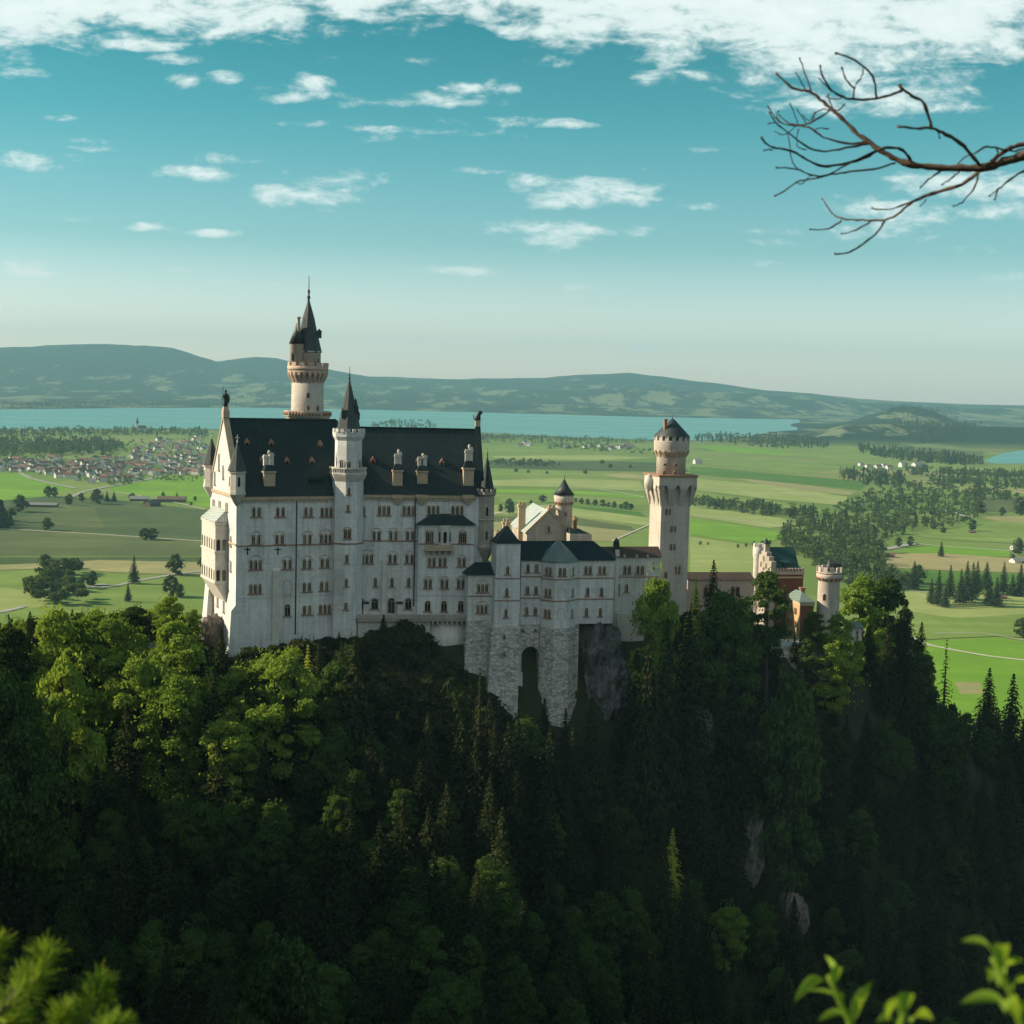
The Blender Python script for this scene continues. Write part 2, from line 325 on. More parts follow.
def ground_material():
    m, t, b = base_mat('land', .95, .1)
    g = N(t, 'ShaderNodeNewGeometry'); pos = g.outputs['Position']; s = N(t, 'ShaderNodeSeparateXYZ'); t.links.new(pos, s.inputs[0])
    sn = N(t, 'ShaderNodeSeparateXYZ'); t.links.new(g.outputs['True Normal'], sn.inputs[0])
    # patchwork of meadows on the plain
    mp = N(t, 'ShaderNodeMapping'); mp.inputs['Scale'].default_value = (1/420, 1/210, 0); mp.inputs['Rotation'].default_value = (0, 0, .25); t.links.new(pos, mp.inputs[0])
    v = N(t, 'ShaderNodeTexVoronoi', distance='CHEBYCHEV'); v.inputs['Scale'].default_value = 1; v.inputs['Randomness'].default_value = .8; t.links.new(mp.outputs[0], v.inputs[0])
    vc = N(t, 'ShaderNodeSeparateColor'); t.links.new(v.outputs['Color'], vc.inputs[0])
    fields = ramp(t, vc.outputs[0], [(0, (.15, .22, .05)), (.25, (.19, .27, .06)), (.5, (.25, .30, .09)), (.72, (.16, .25, .05)), (.9, (.25, .27, .09)), (1, (.33, .29, .13))])
    nz = noise(t, pos, .01, 5, .6); nf = noise(t, pos, .25, 4, .6)
    fields = mixc(t, math_(t, 'MULTIPLY', nz, .5), fields, (.09, .15, .03))
    fields = mixc(t, math_(t, 'MULTIPLY', nf, .35), fields, (.05, .10, .018))
    # far hills: woods with clearings
    wn = noise(t, pos, .0034, 9, .68, (1, .42, 1)); wr = N(t, 'ShaderNodeMapRange'); t.links.new(wn, wr.inputs[0]); wr.inputs[1].default_value = .445; wr.inputs[2].default_value = .475
    hz = N(t, 'ShaderNodeMapRange'); t.links.new(s.outputs[2], hz.inputs[0]); hz.inputs[1].default_value = -60; hz.inputs[2].default_value = 120; hz.inputs[4].default_value = .12
    wr2 = math_(t, 'ADD', wr.outputs[0], 0, None, True)
    wn2 = math_(t, 'ADD', wn, hz.outputs[0]); t.links.new(wn2, wr.inputs[0])
    woods = mixc(t, noise(t, pos, .02, 4, .7), (.006, .018, .008), (.018, .038, .015))
    mead = mixc(t, noise(t, pos, .004, 5, .65), (.085, .14, .05), (.22, .21, .12))
    farc = mixc(t, wr2, mead, woods)
    fd = N(t, 'ShaderNodeMapRange'); t.links.new(s.outputs[1], fd.inputs[0]); fd.inputs[1].default_value = 5400; fd.inputs[2].default_value = 6200
    c = mixc(t, fd.outputs[0], fields, farc)
    # castle hill: forest floor and bare limestone where steep
    hill = N(t, 'ShaderNodeMapRange'); t.links.new(s.outputs[2], hill.inputs[0]); hill.inputs[1].default_value = -199.5; hill.inputs[2].default_value = -193
    nr = N(t, 'ShaderNodeMath', operation='LESS_THAN'); t.links.new(s.outputs[1], nr.inputs[0]); nr.inputs[1].default_value = 2500
    floor_ = mixc(t, noise(t, pos, .5, 5, .65), (.014, .022, .009), (.05, .055, .022))
    rockc = mixc(t, noise(t, pos, .35, 6, .7, (1, 1, .4)), (.018, .019, .016), (.085, .08, .07))
    st = N(t, 'ShaderNodeMapRange'); t.links.new(math_(t, 'ADD', sn.outputs[2], math_(t, 'MULTIPLY', noise(t, pos, .12, 4, .6), .25)), st.inputs[0]); st.inputs[1].default_value = .48; st.inputs[2].default_value = .3
    floor_ = mixc(t, st.outputs[0], floor_, rockc)
    c = mixc(t, math_(t, 'MULTIPLY', hill.outputs[0], nr.outputs[0]), c, floor_)
    t.links.new(c, b.inputs['Base Color']); return m
GM = ground_material()
A_f = np.radians(np.linspace(-24, 24, 520)); D_f = np.concatenate([np.geomspace(1.0, 180, 60), np.linspace(182, 480, 150), np.geomspace(484, 3600, 70), np.linspace(3640, 22000, 300)])
tag(put('terrain', grid_mesh('terrain', A_f, D_f, GM)), kind='structure')
A_s = np.radians(np.concatenate([np.linspace(24, 335.99, 220), [336.0]])); D_s = np.concatenate([np.geomspace(1.0, 700, 130), np.geomspace(720, 22000, 60)])
tag(put('surrounding_terrain', grid_mesh('surrounding_terrain', A_s, D_s, GM)), kind='structure')
def sheet(name, pts, z, mat, ccw=True):
    m = MB(); m.add([(p[0], p[1], z) for p in pts], [tuple(range(len(pts)))])
    me = m.mesh(name, mat)
    if me.polygons[0].normal.z < 0: me.flip_normals()
    return put(name, me)
def smooth_px(pts, k=6, jit=0):
    out = []
    n = len(pts)
    for i in range(n):
        p0, p1, p2, p3 = pts[i-1], pts[i], pts[(i+1) % n], pts[(i+2) % n]
        for j in range(k):
            u = j/k
            out.append(tuple(.5*(2*p1[q]+(p2[q]-p0[q])*u+(2*p0[q]-5*p1[q]+4*p2[q]-p3[q])*u*u+(3*p1[q]-p0[q]-3*p2[q]+p3[q])*u**3) for q in (0, 1)))
    return out
# lake water
def water_mat():
    m, t, b = base_mat('lake_water', .3, .22); g = N(t, 'ShaderNodeNewGeometry')
    n = noise(t, g.outputs['Position'], .0016, 5, .6, (.35, 1.6, 1))
    t.links.new(ramp(t, n, [(.35, (.09, .27, .25)), (.7, (.13, .32, .29))]), b.inputs['Base Color'])
    n2 = noise(t, g.outputs['Position'], .4, 3, .6); bump(t, b, n2, .10, .3)
    t.links.new(ramp(t, n, [(.4, (.3,)*3), (.6, (.42,)*3)]), b.inputs['Roughness']); return m
WM = water_mat()
near_shore = [(-260,424),(-100,426),(0,429),(60,430),(130,428),(200,429),(300,430),(370,427),(420,428),(470,432),(520,434.5),(570,437),(640,439.5),(700,440.5),(745,437),(770,432),(797,430)]
far_shore = [(800,420),(770,417),(700,414),(640,411),(560,408.5),(480,406.8),(420,407),(330,408),(260,407.5),(130,408),(0,409.5),(-120,410),(-260,410)]
tag(sheet('lake', [ground(*p, z=-199.4) for p in near_shore+far_shore], -199.4, WM), kind='structure')
tag(sheet('small_lake', [ground(*p, z=-199.4) for p in [(984,462),(992,457),(1004,453),(1030,449),(1080,446),(1120,452),(1060,461),(1024,463.5),(1000,464)]], -199.4, WM), kind='structure')
# meadows and fields, each a thin sheet on the plain
def field_mat(name, c, c2, furrow=0):
    m, t, b = base_mat(name, .95, .1); g = N(t, 'ShaderNodeNewGeometry'); p = g.outputs['Position']
    n = noise(t, p, .012, 6, .65); n2 = noise(t, p, .3, 4, .6)
    st = noise(t, p, .013, 4, .6, (.10, 1.5, 1)); st2 = noise(t, p, .02, 3, .6, (1.3, .08, 1))
    f = math_(t, 'ADD', math_(t, 'MULTIPLY', n, .36), math_(t, 'ADD', math_(t, 'MULTIPLY', n2, .16), math_(t, 'ADD', math_(t, 'MULTIPLY', st, .34), math_(t, 'MULTIPLY', st2, .14))))
    t.links.new(ramp(t, f, [(.40, tuple(x*.9 for x in c2)), (.5, c2), (.6, c)]), b.inputs['Base Color']); return m
FM = dict(bright=field_mat('bright_meadow', (.20, .34, .035), (.14, .27, .025)), mid=field_mat('mid_meadow', (.22, .29, .075), (.155, .225, .05)),
          dull=field_mat('dull_shaded_meadow', (.095, .13, .05), (.065, .095, .035)), olive=field_mat('olive_meadow', (.13, .15, .06), (.09, .115, .042)),
          tan=field_mat('mown_meadow', (.36, .31, .15), (.26, .25, .11)), pale=field_mat('pale_meadow', (.33, .36, .14), (.25, .30, .095)),
          hay=field_mat('hay_field', (.42, .34, .18), (.31, .27, .13)), deep=field_mat('deep_meadow', (.10, .20, .03), (.07, .15, .022)))
FIELDS = [('bright', [(-60,472),(25,473),(35,480),(75,488),(40,497),(0,500),(-60,502)]), ('bright', [(108,487),(165,475),(260,478),(260,512),(205,508),(165,498),(112,492)]),
 ('dull', [(-60,503),(0,501),(50,496),(110,499),(205,510),(260,514),(260,545),(205,541),(100,534),(0,528),(-60,526)]), ('olive', [(-60,527),(0,529),(100,535),(205,542),(260,546),(260,556),(120,556),(0,556),(-60,556)]),  # dull and olive tones here paint in a cloud's shadow on the plain
 ('dull', [(-60,557),(0,557),(120,557),(260,557),(260,562),(120,561),(0,564),(-60,565)]), ('olive', [(60,505),(95,508),(105,528),(40,524),(10,522)]),
 ('tan', [(-40,568),(0,565),(100,560),(260,563),(260,571),(204,575),(110,572),(60,568),(0,570)]), ('mid', [(-90,571),(0,571),(70,569),(120,574),(200,577),(260,575),(260,640),(-90,640),(-90,600)]),
 ('pale', [(-60,585),(10,588),(60,597),(50,606),(0,611),(-60,615)]), ('bright', [(95,596),(140,590),(200,580),(204,590),(150,600),(100,603)]), ('tan', [(-60,624),(0,616),(40,608),(90,605),(120,612),(40,625)]),
 ('mid', [(480,446),(560,447),(660,446),(660,452),(560,455),(480,454)]), ('pale', [(490,456),(600,455),(655,458),(600,460),(500,459)]), ('dull', [(490,461),(600,461),(680,463),(690,472),(600,471),(490,468)]),
 ('mid', [(490,471),(560,471),(640,473),(640,479),(560,479),(490,478)]), ('pale', [(490,480),(560,478),(640,481),(645,491),(560,487),(490,486)]), ('bright', [(490,489),(560,490),(645,495),(645,498),(560,495),(490,493)]),
 ('tan', [(602,474),(625,473),(660,478),(648,480),(620,478)]), ('mid', [(500,497),(560,497),(650,502),(650,508),(580,503),(500,502)]), ('deep', [(560,504),(640,512),(650,520),(570,510)]),
 ('pale', [(490,505),(560,506),(650,518),(650,526),(570,516),(490,514)]), ('olive', [(490,516),(570,517),(630,526),(640,534),(560,530),(490,528)]), ('tan', [(490,522),(540,522),(632,531),(612,541),(560,540),(490,540)]), ('mid', [(612,543),(655,524),(655,560),(600,560)]),
 ('bright', [(690,445),(740,447),(800,452),(790,456),(720,452)]), ('mid', [(690,455),(790,460),(850,468),(800,474),(690,464)]), ('deep', [(690,466),(800,476),(870,482),(860,490),(760,480),(690,474)]), ('tan', [(735,478),(790,483),(856,492),(850,495),(780,489)]),
 ('pale', [(690,478),(760,484),(850,497),(840,505),(760,498),(690,489)]), ('mid', [(690,491),(780,502),(835,512),(800,514),(690,500)]), ('pale', [(690,505),(780,518),(800,524),(770,528),(690,516)]), ('bright', [(690,518),(770,530),(790,536),(760,545),(690,535)]), ('pale', [(690,537),(760,547),(760,580),(690,580)]),
 ('mid', [(770,442),(850,446),(905,455),(830,462),(780,452)]), ('tan', [(848,442),(872,440),(898,446),(890,449),(862,445)]), ('olive', [(900,446),(940,448),(985,452),(980,456),(920,454)]), ('pale', [(985,438),(1030,436),(1030,446),(990,447)]),
 ('mid', [(930,465),(1030,470),(1030,478),(940,474)]), ('pale', [(940,484),(990,484),(1030,490),(1030,494),(960,492)]), ('olive', [(980,497),(1040,498),(1040,512),(975,512)]), ('tan', [(1010,488),(1050,489),(1050,495),(1015,493)]),
 ('mid', [(916,536),(960,527),(1000,520),(1060,527),(1060,545),(960,541)]), ('tan', [(978,517),(1060,515),(1060,528),(1000,521)]), ('bright', [(912,547),(960,545),(1010,551),(1010,557),(930,556),(900,552)]), ('hay', [(878,554),(940,553),(1010,558),(1060,556),(1060,574),(960,571),(890,568)]),
 ('deep', [(890,570),(960,572),(1060,576),(1060,588),(900,582)]), ('pale', [(905,590),(960,593),(1060,600),(1060,630),(960,632),(905,612)]), ('mid', [(910,612),(960,618),(1060,612),(1060,640),(1000,636),(910,640)]), ('bright', [(910,642),(1000,637),(1060,650),(1060,720),(910,720)]), ('tan', [(955,682),(980,682),(984,694),(960,694)])]
FM_lab = dict(bright='vivid green', mid='green', dull='dull dark green', olive='olive green', tan='pale mown', pale='light green', hay='straw coloured', deep='deep green')
rnd = random.Random(5)
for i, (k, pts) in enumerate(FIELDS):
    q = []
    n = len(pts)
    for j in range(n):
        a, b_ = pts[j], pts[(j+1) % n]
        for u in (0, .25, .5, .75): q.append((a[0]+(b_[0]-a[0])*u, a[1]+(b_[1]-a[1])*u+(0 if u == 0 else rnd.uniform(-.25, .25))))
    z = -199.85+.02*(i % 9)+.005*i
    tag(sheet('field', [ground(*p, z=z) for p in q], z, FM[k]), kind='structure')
def road(name, pts, w, mat, z=-199.2):
    P = [Vector(ground(*p, z=z)) for p in pts]; m = MB(); vs = []
    for i, p in enumerate(P):
        t = P[min(i+1, len(P)-1)]-P[max(i-1, 0)]; nrm = Vector((-t.y, t.x, 0)).normalized()*w/2
        vs += [tuple(p-nrm), tuple(p+nrm)]
    m.add(vs, [(2*i, 2*i+2, 2*i+3, 2*i+1) for i in range(len(P)-1)]); me = m.mesh(name, mat)
    if me.polygons[0].normal.z < 0: me.flip_normals()
    return tag(put(name, me), kind='structure')
ROADM = plain('pale_gravel_road', (.55, .50, .40), (.42, .39, .31), scale=.05, bmp=0); TARM = plain('grey_road', (.34, .33, .30), (.27, .26, .24), scale=.05, bmp=0)
for pts, w, mm in [([(-40,526.5),(30,530),(100,534),(160,538),(205,541),(260,545)], 4, ROADM), ([(-30,616),(5,611),(25,606)], 7, TARM), ([(84,588),(98,586),(118,585),(140,580),(175,574),(204,570.5),(240,566)], 7, TARM), ([(92,586),(100,584),(108,587)], 12, TARM),
    ([(70,497),(85,491),(105,487),(140,481),(165,475),(185,474)], 9, TARM), ([(20,473),(30,478),(50,483),(75,488)], 9, TARM), ([(100,490),(130,494),(165,500),(205,509)], 4, ROADM),
    ([(560,488),(600,489),(645,497),(700,503)], 5, ROADM), ([(490,481),(560,484),(640,491)], 4, ROADM), ([(690,487),(760,491),(840,499)], 4, ROADM), ([(490,515),(520,508),(548,505)], 6, ROADM), ([(612,541),(632,532),(655,522)], 3, ROADM),
    ([(690,514),(760,523),(800,529)], 4, ROADM), ([(905,542),(930,545),(970,548),(1015,551),(1060,553)], 5, ROADM), ([(908,636),(930,645),(960,651),(990,656),(1024,660),(1060,664)], 4.5, ROADM), ([(935,633),(985,633),(1024,640)], 2, ROADM),
    ([(940,509),(950,511),(962,515),(972,517)], 9, ROADM), ([(884,549),(900,546),(915,543)], 14, TARM), ([(905,590),(925,592),(960,594)], 3, ROADM), ([(860,540),(875,538),(880,541)], 8, ROADM)]:
    road('road', pts, w, mm)

def hit(px, py, z_up=0.0):
    """where a sight line meets the ground (raised by z_up)"""
    d = ray(px, py); Y = np.linspace(120, 520, 1600); P = d[None]*(Y/d[1])[:, None]; k = np.nonzero(P[:, 2] < H(P[:, 0], P[:, 1])+z_up)[0]
    return P[k[0]] if len(k) else P[-1]
# ------------------------------------------------------------------ the castle
LIME = masonry('limestone', (.77, .77, .755), (.58, .58, .565), None, bw=1.3, bh=.62, streak=.5, blocks=.36)
LIMED = masonry('weathered_limestone', (.68, .65, .59), (.50, .475, .43), None, streak=.45, blocks=.25)
BEIGE = masonry('beige_limestone', (.60, .53, .465), (.46, .405, .355), None, streak=.28, blocks=.3)
GREYB = masonry('grey_beige_stone', (.50, .44, .37), (.37, .325, .275), None, bw=.8, bh=.4, streak=.3, blocks=.45)
PINK = masonry('pinkish_plaster', (.58, .44, .35), (.45, .34, .27), None, streak=.2, blocks=.1)
RUB = rubble('rubble_stone', (.66, .635, .58), (.47, .45, .41), (.24, .23, .21))
BRICK = masonry('red_brick', (.25, .095, .06), (.17, .065, .042), None, bw=.3, bh=.1, blocks=.3)
YELL = plain('ochre_plaster', (.50, .35, .19), (.40, .28, .15), scale=.5)
TAN = plain('tan_sandstone', (.52, .40, .28), (.40, .30, .21), scale=.8)
REDST = plain('reddish_sandstone', (.36, .20, .135), (.27, .15, .10), scale=.8)
WHITE = plain('pale_carved_stone', (.66, .62, .56), (.46, .43, .39), scale=.8)
ROOF = slate('dark_slate', (.011, .026, .028), (.004, .010, .012), spec=.25)
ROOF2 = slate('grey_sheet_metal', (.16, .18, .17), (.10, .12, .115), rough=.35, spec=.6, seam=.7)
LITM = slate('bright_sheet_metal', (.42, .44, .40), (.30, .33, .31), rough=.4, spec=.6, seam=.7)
BROWNR = slate('brown_tile', (.075, .048, .036), (.045, .03, .025), seam=.35, rough=.8)
TEAL = slate('green_copper', (.014, .062, .054), (.009, .04, .035), seam=.5)
VERD = slate('verdigris_sheet', (.16, .22, .19), (.11, .16, .14), seam=.6)
SPIRE = slate('spire_slate', (.036, .046, .048), (.018, .024, .026), seam=.5)
GLASS = base_mat('window_glass', .15, .5)[0]; GLASS.node_tree.nodes['Principled BSDF'].inputs['Base Color'].default_value = (.012, .012, .013, 1)
GLASSES = [GLASS, base_mat('bright_pane', .08, .8)[0], base_mat('curtained_pane', .5, .4)[0]]
GLASSES[1].node_tree.nodes['Principled BSDF'].inputs['Base Color'].default_value = (.03, .035, .035, 1); GLASSES[2].node_tree.nodes['Principled BSDF'].inputs['Base Color'].default_value = (.13, .085, .06, 1)
rw = random.Random(8)
METAL = plain('dark_metal', (.035, .04, .04), (.02, .022, .022), rough=.5, bmp=0)
FRAME = plain('window_stone', (.56, .46, .36), (.44, .35, .27), scale=.8)
BRONZE = plain('dark_bronze', (.03, .035, .032), (.018, .02, .02), rough=.5)
COURT = plain('courtyard_paving', (.55, .50, .44), (.44, .40, .35), scale=.3)

def ngon(x, y, r, n, ph=0): return [(x+r*math.cos(ph+2*math.pi*i/n), y+r*math.sin(ph+2*math.pi*i/n)) for i in range(n)]
def arch_pts(w, h, k=6, z0=0, grow=0):
    r = w/2+grow; zs = z0+h-w/2
    return [(-r, z0)]+[(-r*math.cos(math.pi*i/k), zs+r*math.sin(math.pi*i/k)) for i in range(k+1)]+[(r, z0)]
WT = {}
def win_meshes(n, w, h, pitch, hood, sill, stone):
    var = [rw.choice((0, 0, 0, 0, 1, 2)) for _ in range(n)]; key = (n, round(w, 2), round(h, 2), round(pitch, 2), hood, sill, stone.name, tuple(var))
    if key in WT: return WT[key]
    xs = [(i-(n-1)/2)*pitch for i in range(n)]
    g = MB(); f = MB(); s = MB()
    for x, vi in zip(xs, var):
        g.cur = vi; a = [(x+p, z) for p, z in arch_pts(w, h, 6, -h/2)]
        g.add([(p, -.05, z) for p, z in a], [tuple(range(len(a)))[::-1]])
        ins = arch_pts(w, h, 6, -h/2); out = arch_pts(w, h, 6, -h/2, .13)
        m = len(ins); vs = []
        for (p, z), (q, y) in zip(ins, out): vs += [(x+p, -.03, z), (x+p, -.2, z), (x+q, -.2, y), (x+q, .02, y)]
        fs = []
        for i in range(m-1):
            b = 4*i
            for k in range(3): fs.append((b+k, b+4+k, b+5+k, b+1+k))
        f.add(vs, fs)
        f.box(x-.035, x+.035, -.10, -.04, -h/2, h/2-.1)                       # mullion of the sash
        f.box(x-w/2, x+w/2, -.09, -.045, h/2-w/2-.05, h/2-w/2+.03)
    if hood:
        r0 = (n*pitch)/2+.05; zc = h/2-w/2-.1; k = 10; vs = []; fs = []
        for i in range(k+1):
            c, q = -math.cos(math.pi*i/k), math.sin(math.pi*i/k)
            for r, y in ((r0, .02), (r0, -.16), (r0+.14, -.16), (r0+.14, .02)): vs.append((r*c, y, zc+r*q*.92))
        for i in range(k):
            for j in range(3): fs.append((4*i+j, 4*i+4+j, 4*i+5+j, 4*i+1+j))
        f.add(vs, fs)
    if sill: wd = n*pitch/2+.18; s.box(-wd, wd, -.3, .02, -h/2-.22, -h/2-.03)
    WT[key] = (g.mesh('window', GLASSES), f.mesh('window_frame', stone), s.mesh('window_sill', REDST) if sill else None)
    return WT[key]

class Bld:
    def __init__(s, name, label, cat, face, zb, group=None):
        s.F = face; s.zb = zb; s.t = thing(name, label, cat, (face.o[0], face.o[1], zb), face.th, group)
    def h(s, px, py, v=0):
        u, z = s.F.shift(v).hit(px, py); return u, z-s.zb
    def u(s, px, py=512, v=0): return s.h(px, py, v)[0]
    def z(s, px, py, v=0): return s.h(px, py, v)[1]
    def loc(s, xy):
        d = np.array(xy[:2])-s.F.o; return float(d @ s.F.u), float(d @ s.F.n)
    def face(s, u, v, dth): return Face(s.F.xy(u, v), s.F.th+dth)
    def part(s, name, mb, mats, parent=None): return mb.build(name, mats, parent or s.t)
    def win(s, px, py, n=1, w=.62, h=2.1, pitch=None, hood=False, sill=True, F=None, stone=None, blind=False, at_=None, parent=None):
        F = F or s.F; pitch = pitch or w+.55
        if at_ is None: u, z = F.hit(px, py); z -= s.zb
        else: u, z = at_
        x, y = s.loc(F.xy(u)); rz = F.th-s.F.th
        g, f, si = win_meshes(n, w, h, pitch, hood, sill, stone or FRAME)
        o = put('window', g, s.t, (x, y, z), rz)
        put('window_frame', f, o)
        if si: put('window_sill', si, o)
        return o
def band(b, name, u0, u1, z, hgt=.3, out=.18, mat=None, v=0):
    m = MB(); m.box(u0, u1, v-out, v+.02, z-hgt/2, z+hgt/2); return b.part(name, m, mat or REDST)
def crenels(m, x, y, r, z, n=14, h=.9, th=.4):
    for i in range(n):
        a0 = 2*math.pi*i/n; a1 = a0+2*math.pi/n*.58
        q = [(x+r*math.cos(a0), y+r*math.sin(a0)), (x+r*math.cos(a1), y+r*math.sin(a1)), (x+(r-th)*math.cos(a1), y+(r-th)*math.sin(a1)), (x+(r-th)*math.cos(a0), y+(r-th)*math.sin(a0))]
        m.prism(q[::-1] if False else q, z, z+h)
def machic(m, x, y, r0, r1, z0, z1, n=16):
    """ring of little arched corbels that carries a wider gallery"""
    for i in range(n):
        a = 2*math.pi*i/n; d = math.pi/n*.5
        def pt(r, aa): return (x+r*math.cos(aa), y+r*math.sin(aa))
        lo = [pt(r0-.2, a-d), pt(r0+.05, a-d), pt(r0+.05, a+d), pt(r0-.2, a+d)]; hi = [pt(r0-.2, a-d), pt(r1, a-d), pt(r1, a+d), pt(r0-.2, a+d)]
        m.loft([[(*p, z0) for p in lo], [(*p, z0+(z1-z0)*.75) for p in hi], [(*p, z1) for p in hi]])
def finial(m, x, y, z0, z1, r=.18):
    h = z1-z0
    m.lathe(x, y, [(r*1.6, z0-.4), (r, z0+.1*h), (r*2.0, z0+.18*h), (r*.8, z0+.26*h), (r*1.5, z0+.42*h), (r*.5, z0+.5*h), (r*.35, z1), (.01, z1+.02)], 6)
def chimney(b, px, pyb, w, zt, roofhit, style=0):
    """roof chimney: sandstone base, dark cap and a carved twin stack"""
    u, v, z = roofhit(px, pyb); H_ = zt-z; m = MB()
    m.cur = 0; m.box(u-w/2, u+w/2, v-.1, v+2.6, z-.3, z+H_*.42); m.box(u-w*.58, u+w*.58, v-.35, v+2.8, z+H_*.42, z+H_*.46)
    m.cur = 1; m.loft([[(u-w*.52, v-.2, z+H_*.46), (u+w*.52, v-.2, z+H_*.46), (u+w*.52, v+2.6, z+H_*.46), (u-w*.52, v+2.6, z+H_*.46)], [(u-w*.3, v+.5, z+H_*.62), (u+w*.3, v+.5, z+H_*.62), (u+w*.3, v+1.9, z+H_*.62), (u-w*.3, v+1.9, z+H_*.62)]])
    m.cur = 2
    for dx in ((-.26, .26) if style == 0 else (-.16, .22)):
        m.box(u+w*dx-w*.17, u+w*dx+w*.17, v+.8, v+1.6, z+H_*.6, z+H_*(.88 if dx < 0 else .93)); m.box(u+w*dx-w*.22, u+w*dx+w*.22, v+.7, v+1.7, z+H_*(.80 if dx < 0 else .84), z+H_*(.84 if dx < 0 else .88))
    m.lathe(u+w*.05, v+1.2, [(w*.1, z+H_*.9), (w*.14, z+H_*.95), (w*.05, z+H_)], 6)
    return b.part('chimney', m, [TAN, ROOF, WHITE])
def dormer(b, px, py, roofhit, w=1.15, h=1.9):
    u, v, z = roofhit(px, py); m = MB()
    m.cur = 0; m.box(u-w/2, u+w/2, v-.05, v+1.4, z-.2, z+h*.6); m.cur = 1
    hz = z+h*.6; m.add([(u-w*.62, v-.2, hz), (u+w*.62, v-.2, hz), (u, v-.2, z+h*1.15), (u-w*.62, v+1.6, hz), (u+w*.62, v+1.6, hz), (u, v+1.6, z+h*1.15)], [(0, 1, 2), (0, 2, 5, 3), (1, 4, 5, 2), (3, 5, 4), (0, 3, 4, 1)])
    o = b.part('dormer', m, [REDST, REDST]); g = MB(); g.box(u-w*.2, u+w*.2, v-.26, v-.02, z+.15, z+h*.62); g.build('dormer_window', GLASS, o)
def drain(b, px, y0, y1, v=0):
    u0, z0 = b.h(px, y0); u1, z1 = b.h(px, y1); m = MB(); m.tube([(u0, -.18, z0), (u0, -.18, z1)], .14, 6); return b.part('drainpipe', m, METAL)
def roof_hit(F, zb, ze, zr, half):
    k = (zr-ze)/half
    def f(px, py):
        d = ray(px, py); dn = d[:2] @ F.n; on = F.o @ F.n; t = (ze+zb-k*on)/(d[2]-k*dn); p = d*t
        return float((p[:2]-F.o) @ F.u), float((p[:2]-F.o) @ F.n), float(p[2])-zb
    return f
# ---- plan: the palace bends at the stair tower
THW, THE = R(25), R(9)
A = at(236.5, 500, 340)[:2]; FWst = Face(A, THW)
uK = FWst.U(347); K = FWst.xy(uK); FEst = Face(K, THE)
WD = 25.0; WDE = 21.0
# ---- west wing
b = Bld('palace_wing', 'white palace wing with sunlit west gable, balcony oriel and knight statue on its ridge', 'palace', FWst, -72)
zeW = b.z(286, 494.5); zrW = b.F.shift(WD/2).Z(278, 419.3)-b.zb
m = MB(); e = .0
m.prism([(0, 0), (uK, 0), (uK+2, WD), (0, WD)], 0, zeW)
m.loft([[(-.0, .0, zeW), (.9, 0, zeW), (.9, WD, zeW), (0, WD, zeW)], [(-.0, WD/2-.1, zrW+.2), (.9, WD/2-.1, zrW+.2), (.9, WD/2+.1, zrW+.2), (0, WD/2+.1, zrW+.2)]])
wallW = b.part('wall', m, LIME)
m = MB(); m.gable(.95, uK+1.5, -.6, WD+.6, zeW-.35, zrW); m.box(.9, uK+1, WD/2-.25, WD/2+.25, zrW-.1, zrW+.25); roofW = b.part('roof', m, ROOF)
m = MB()                                                              # coping of the west gable, footing band, corner strips
sl_ = math.hypot(WD/2, zrW-zeW)
for s_ in (0, 1):
    y0, y1 = (0, WD/2) if s_ == 0 else (WD, WD/2)
    m.loft([[(-.25, y0-.5*(1-2*s_), zeW-.3), (1.15, y0-.5*(1-2*s_), zeW-.3), (1.15, y0-.5*(1-2*s_), zeW+.5), (-.25, y0-.5*(1-2*s_), zeW+.5)], [(-.25, y1, zrW+.15), (1.15, y1, zrW+.15), (1.15, y1, zrW+.95), (-.25, y1, zrW+.95)]])
m.box(-.3, 1.2, WD/2-.9, WD/2+.9, zrW+.3, zrW+1.9); b.part('gable_coping', m, TAN)
m = MB(); m.box(0.9, uK-3, -.42, 0.02, zeW-1.15, zeW-.36)
for i in range(int((uK-5)/.75)): m.box(1.4+i*.75, 1.4+i*.75+.34, -.36, .02, zeW-1.75, zeW-1.15)
b.part('cornice', m, TAN)
band(b, 'string_course', .02, uK-3, b.z(286, 545), .26, .16)
band(b, 'ledge', .02, uK-3, b.z(286, 596), .22, .1, LIME)
m = MB(); m.box(-.2, WD, 0, 0, 0, 0) if False else None; m.box(-.3, .02, -.25, WD+.2, zeW-.9, zeW-.2); m.box(-.22, .02, -.15, WD, b.z(236, 545)-.2, b.z(236, 545)+.2); b.part('west_ledge', m, TAN)
m = MB(); u0, u1 = b.u(272, 600), b.u(279, 600); zt = b.z(276, 568); m.prism([(u0, -.55), (u1, -.55), (u1, .02), (u0, .02)], 4, zt-.6); m.loft([[(u0, -.55, zt-.6), (u1, -.55, zt-.6), (u1, .02, zt-.6), (u0, .02, zt-.6)], [(u0, 0, zt), (u1, 0, zt), (u1, .02, zt), (u0, .02, zt)]]); b.part('buttress', m, WHITE)
m = MB(); zt = b.z(236, 607); m.loft([[(-2.2, -.35, 0), (1.4, -.35, 0), (1.4, 3, 0), (-2.2, 3, 0)], [(-1.1, -.3, zt-.8), (.9, -.3, zt-.8), (.9, 2.2, zt-.8), (-1.1, 2.2, zt-.8)], [(-.1, -.05, zt+.3), (.5, -.05, zt+.3), (.5, 1.6, zt+.3), (-.1, 1.6, zt+.3)]]); b.part('buttress', m, LIME)
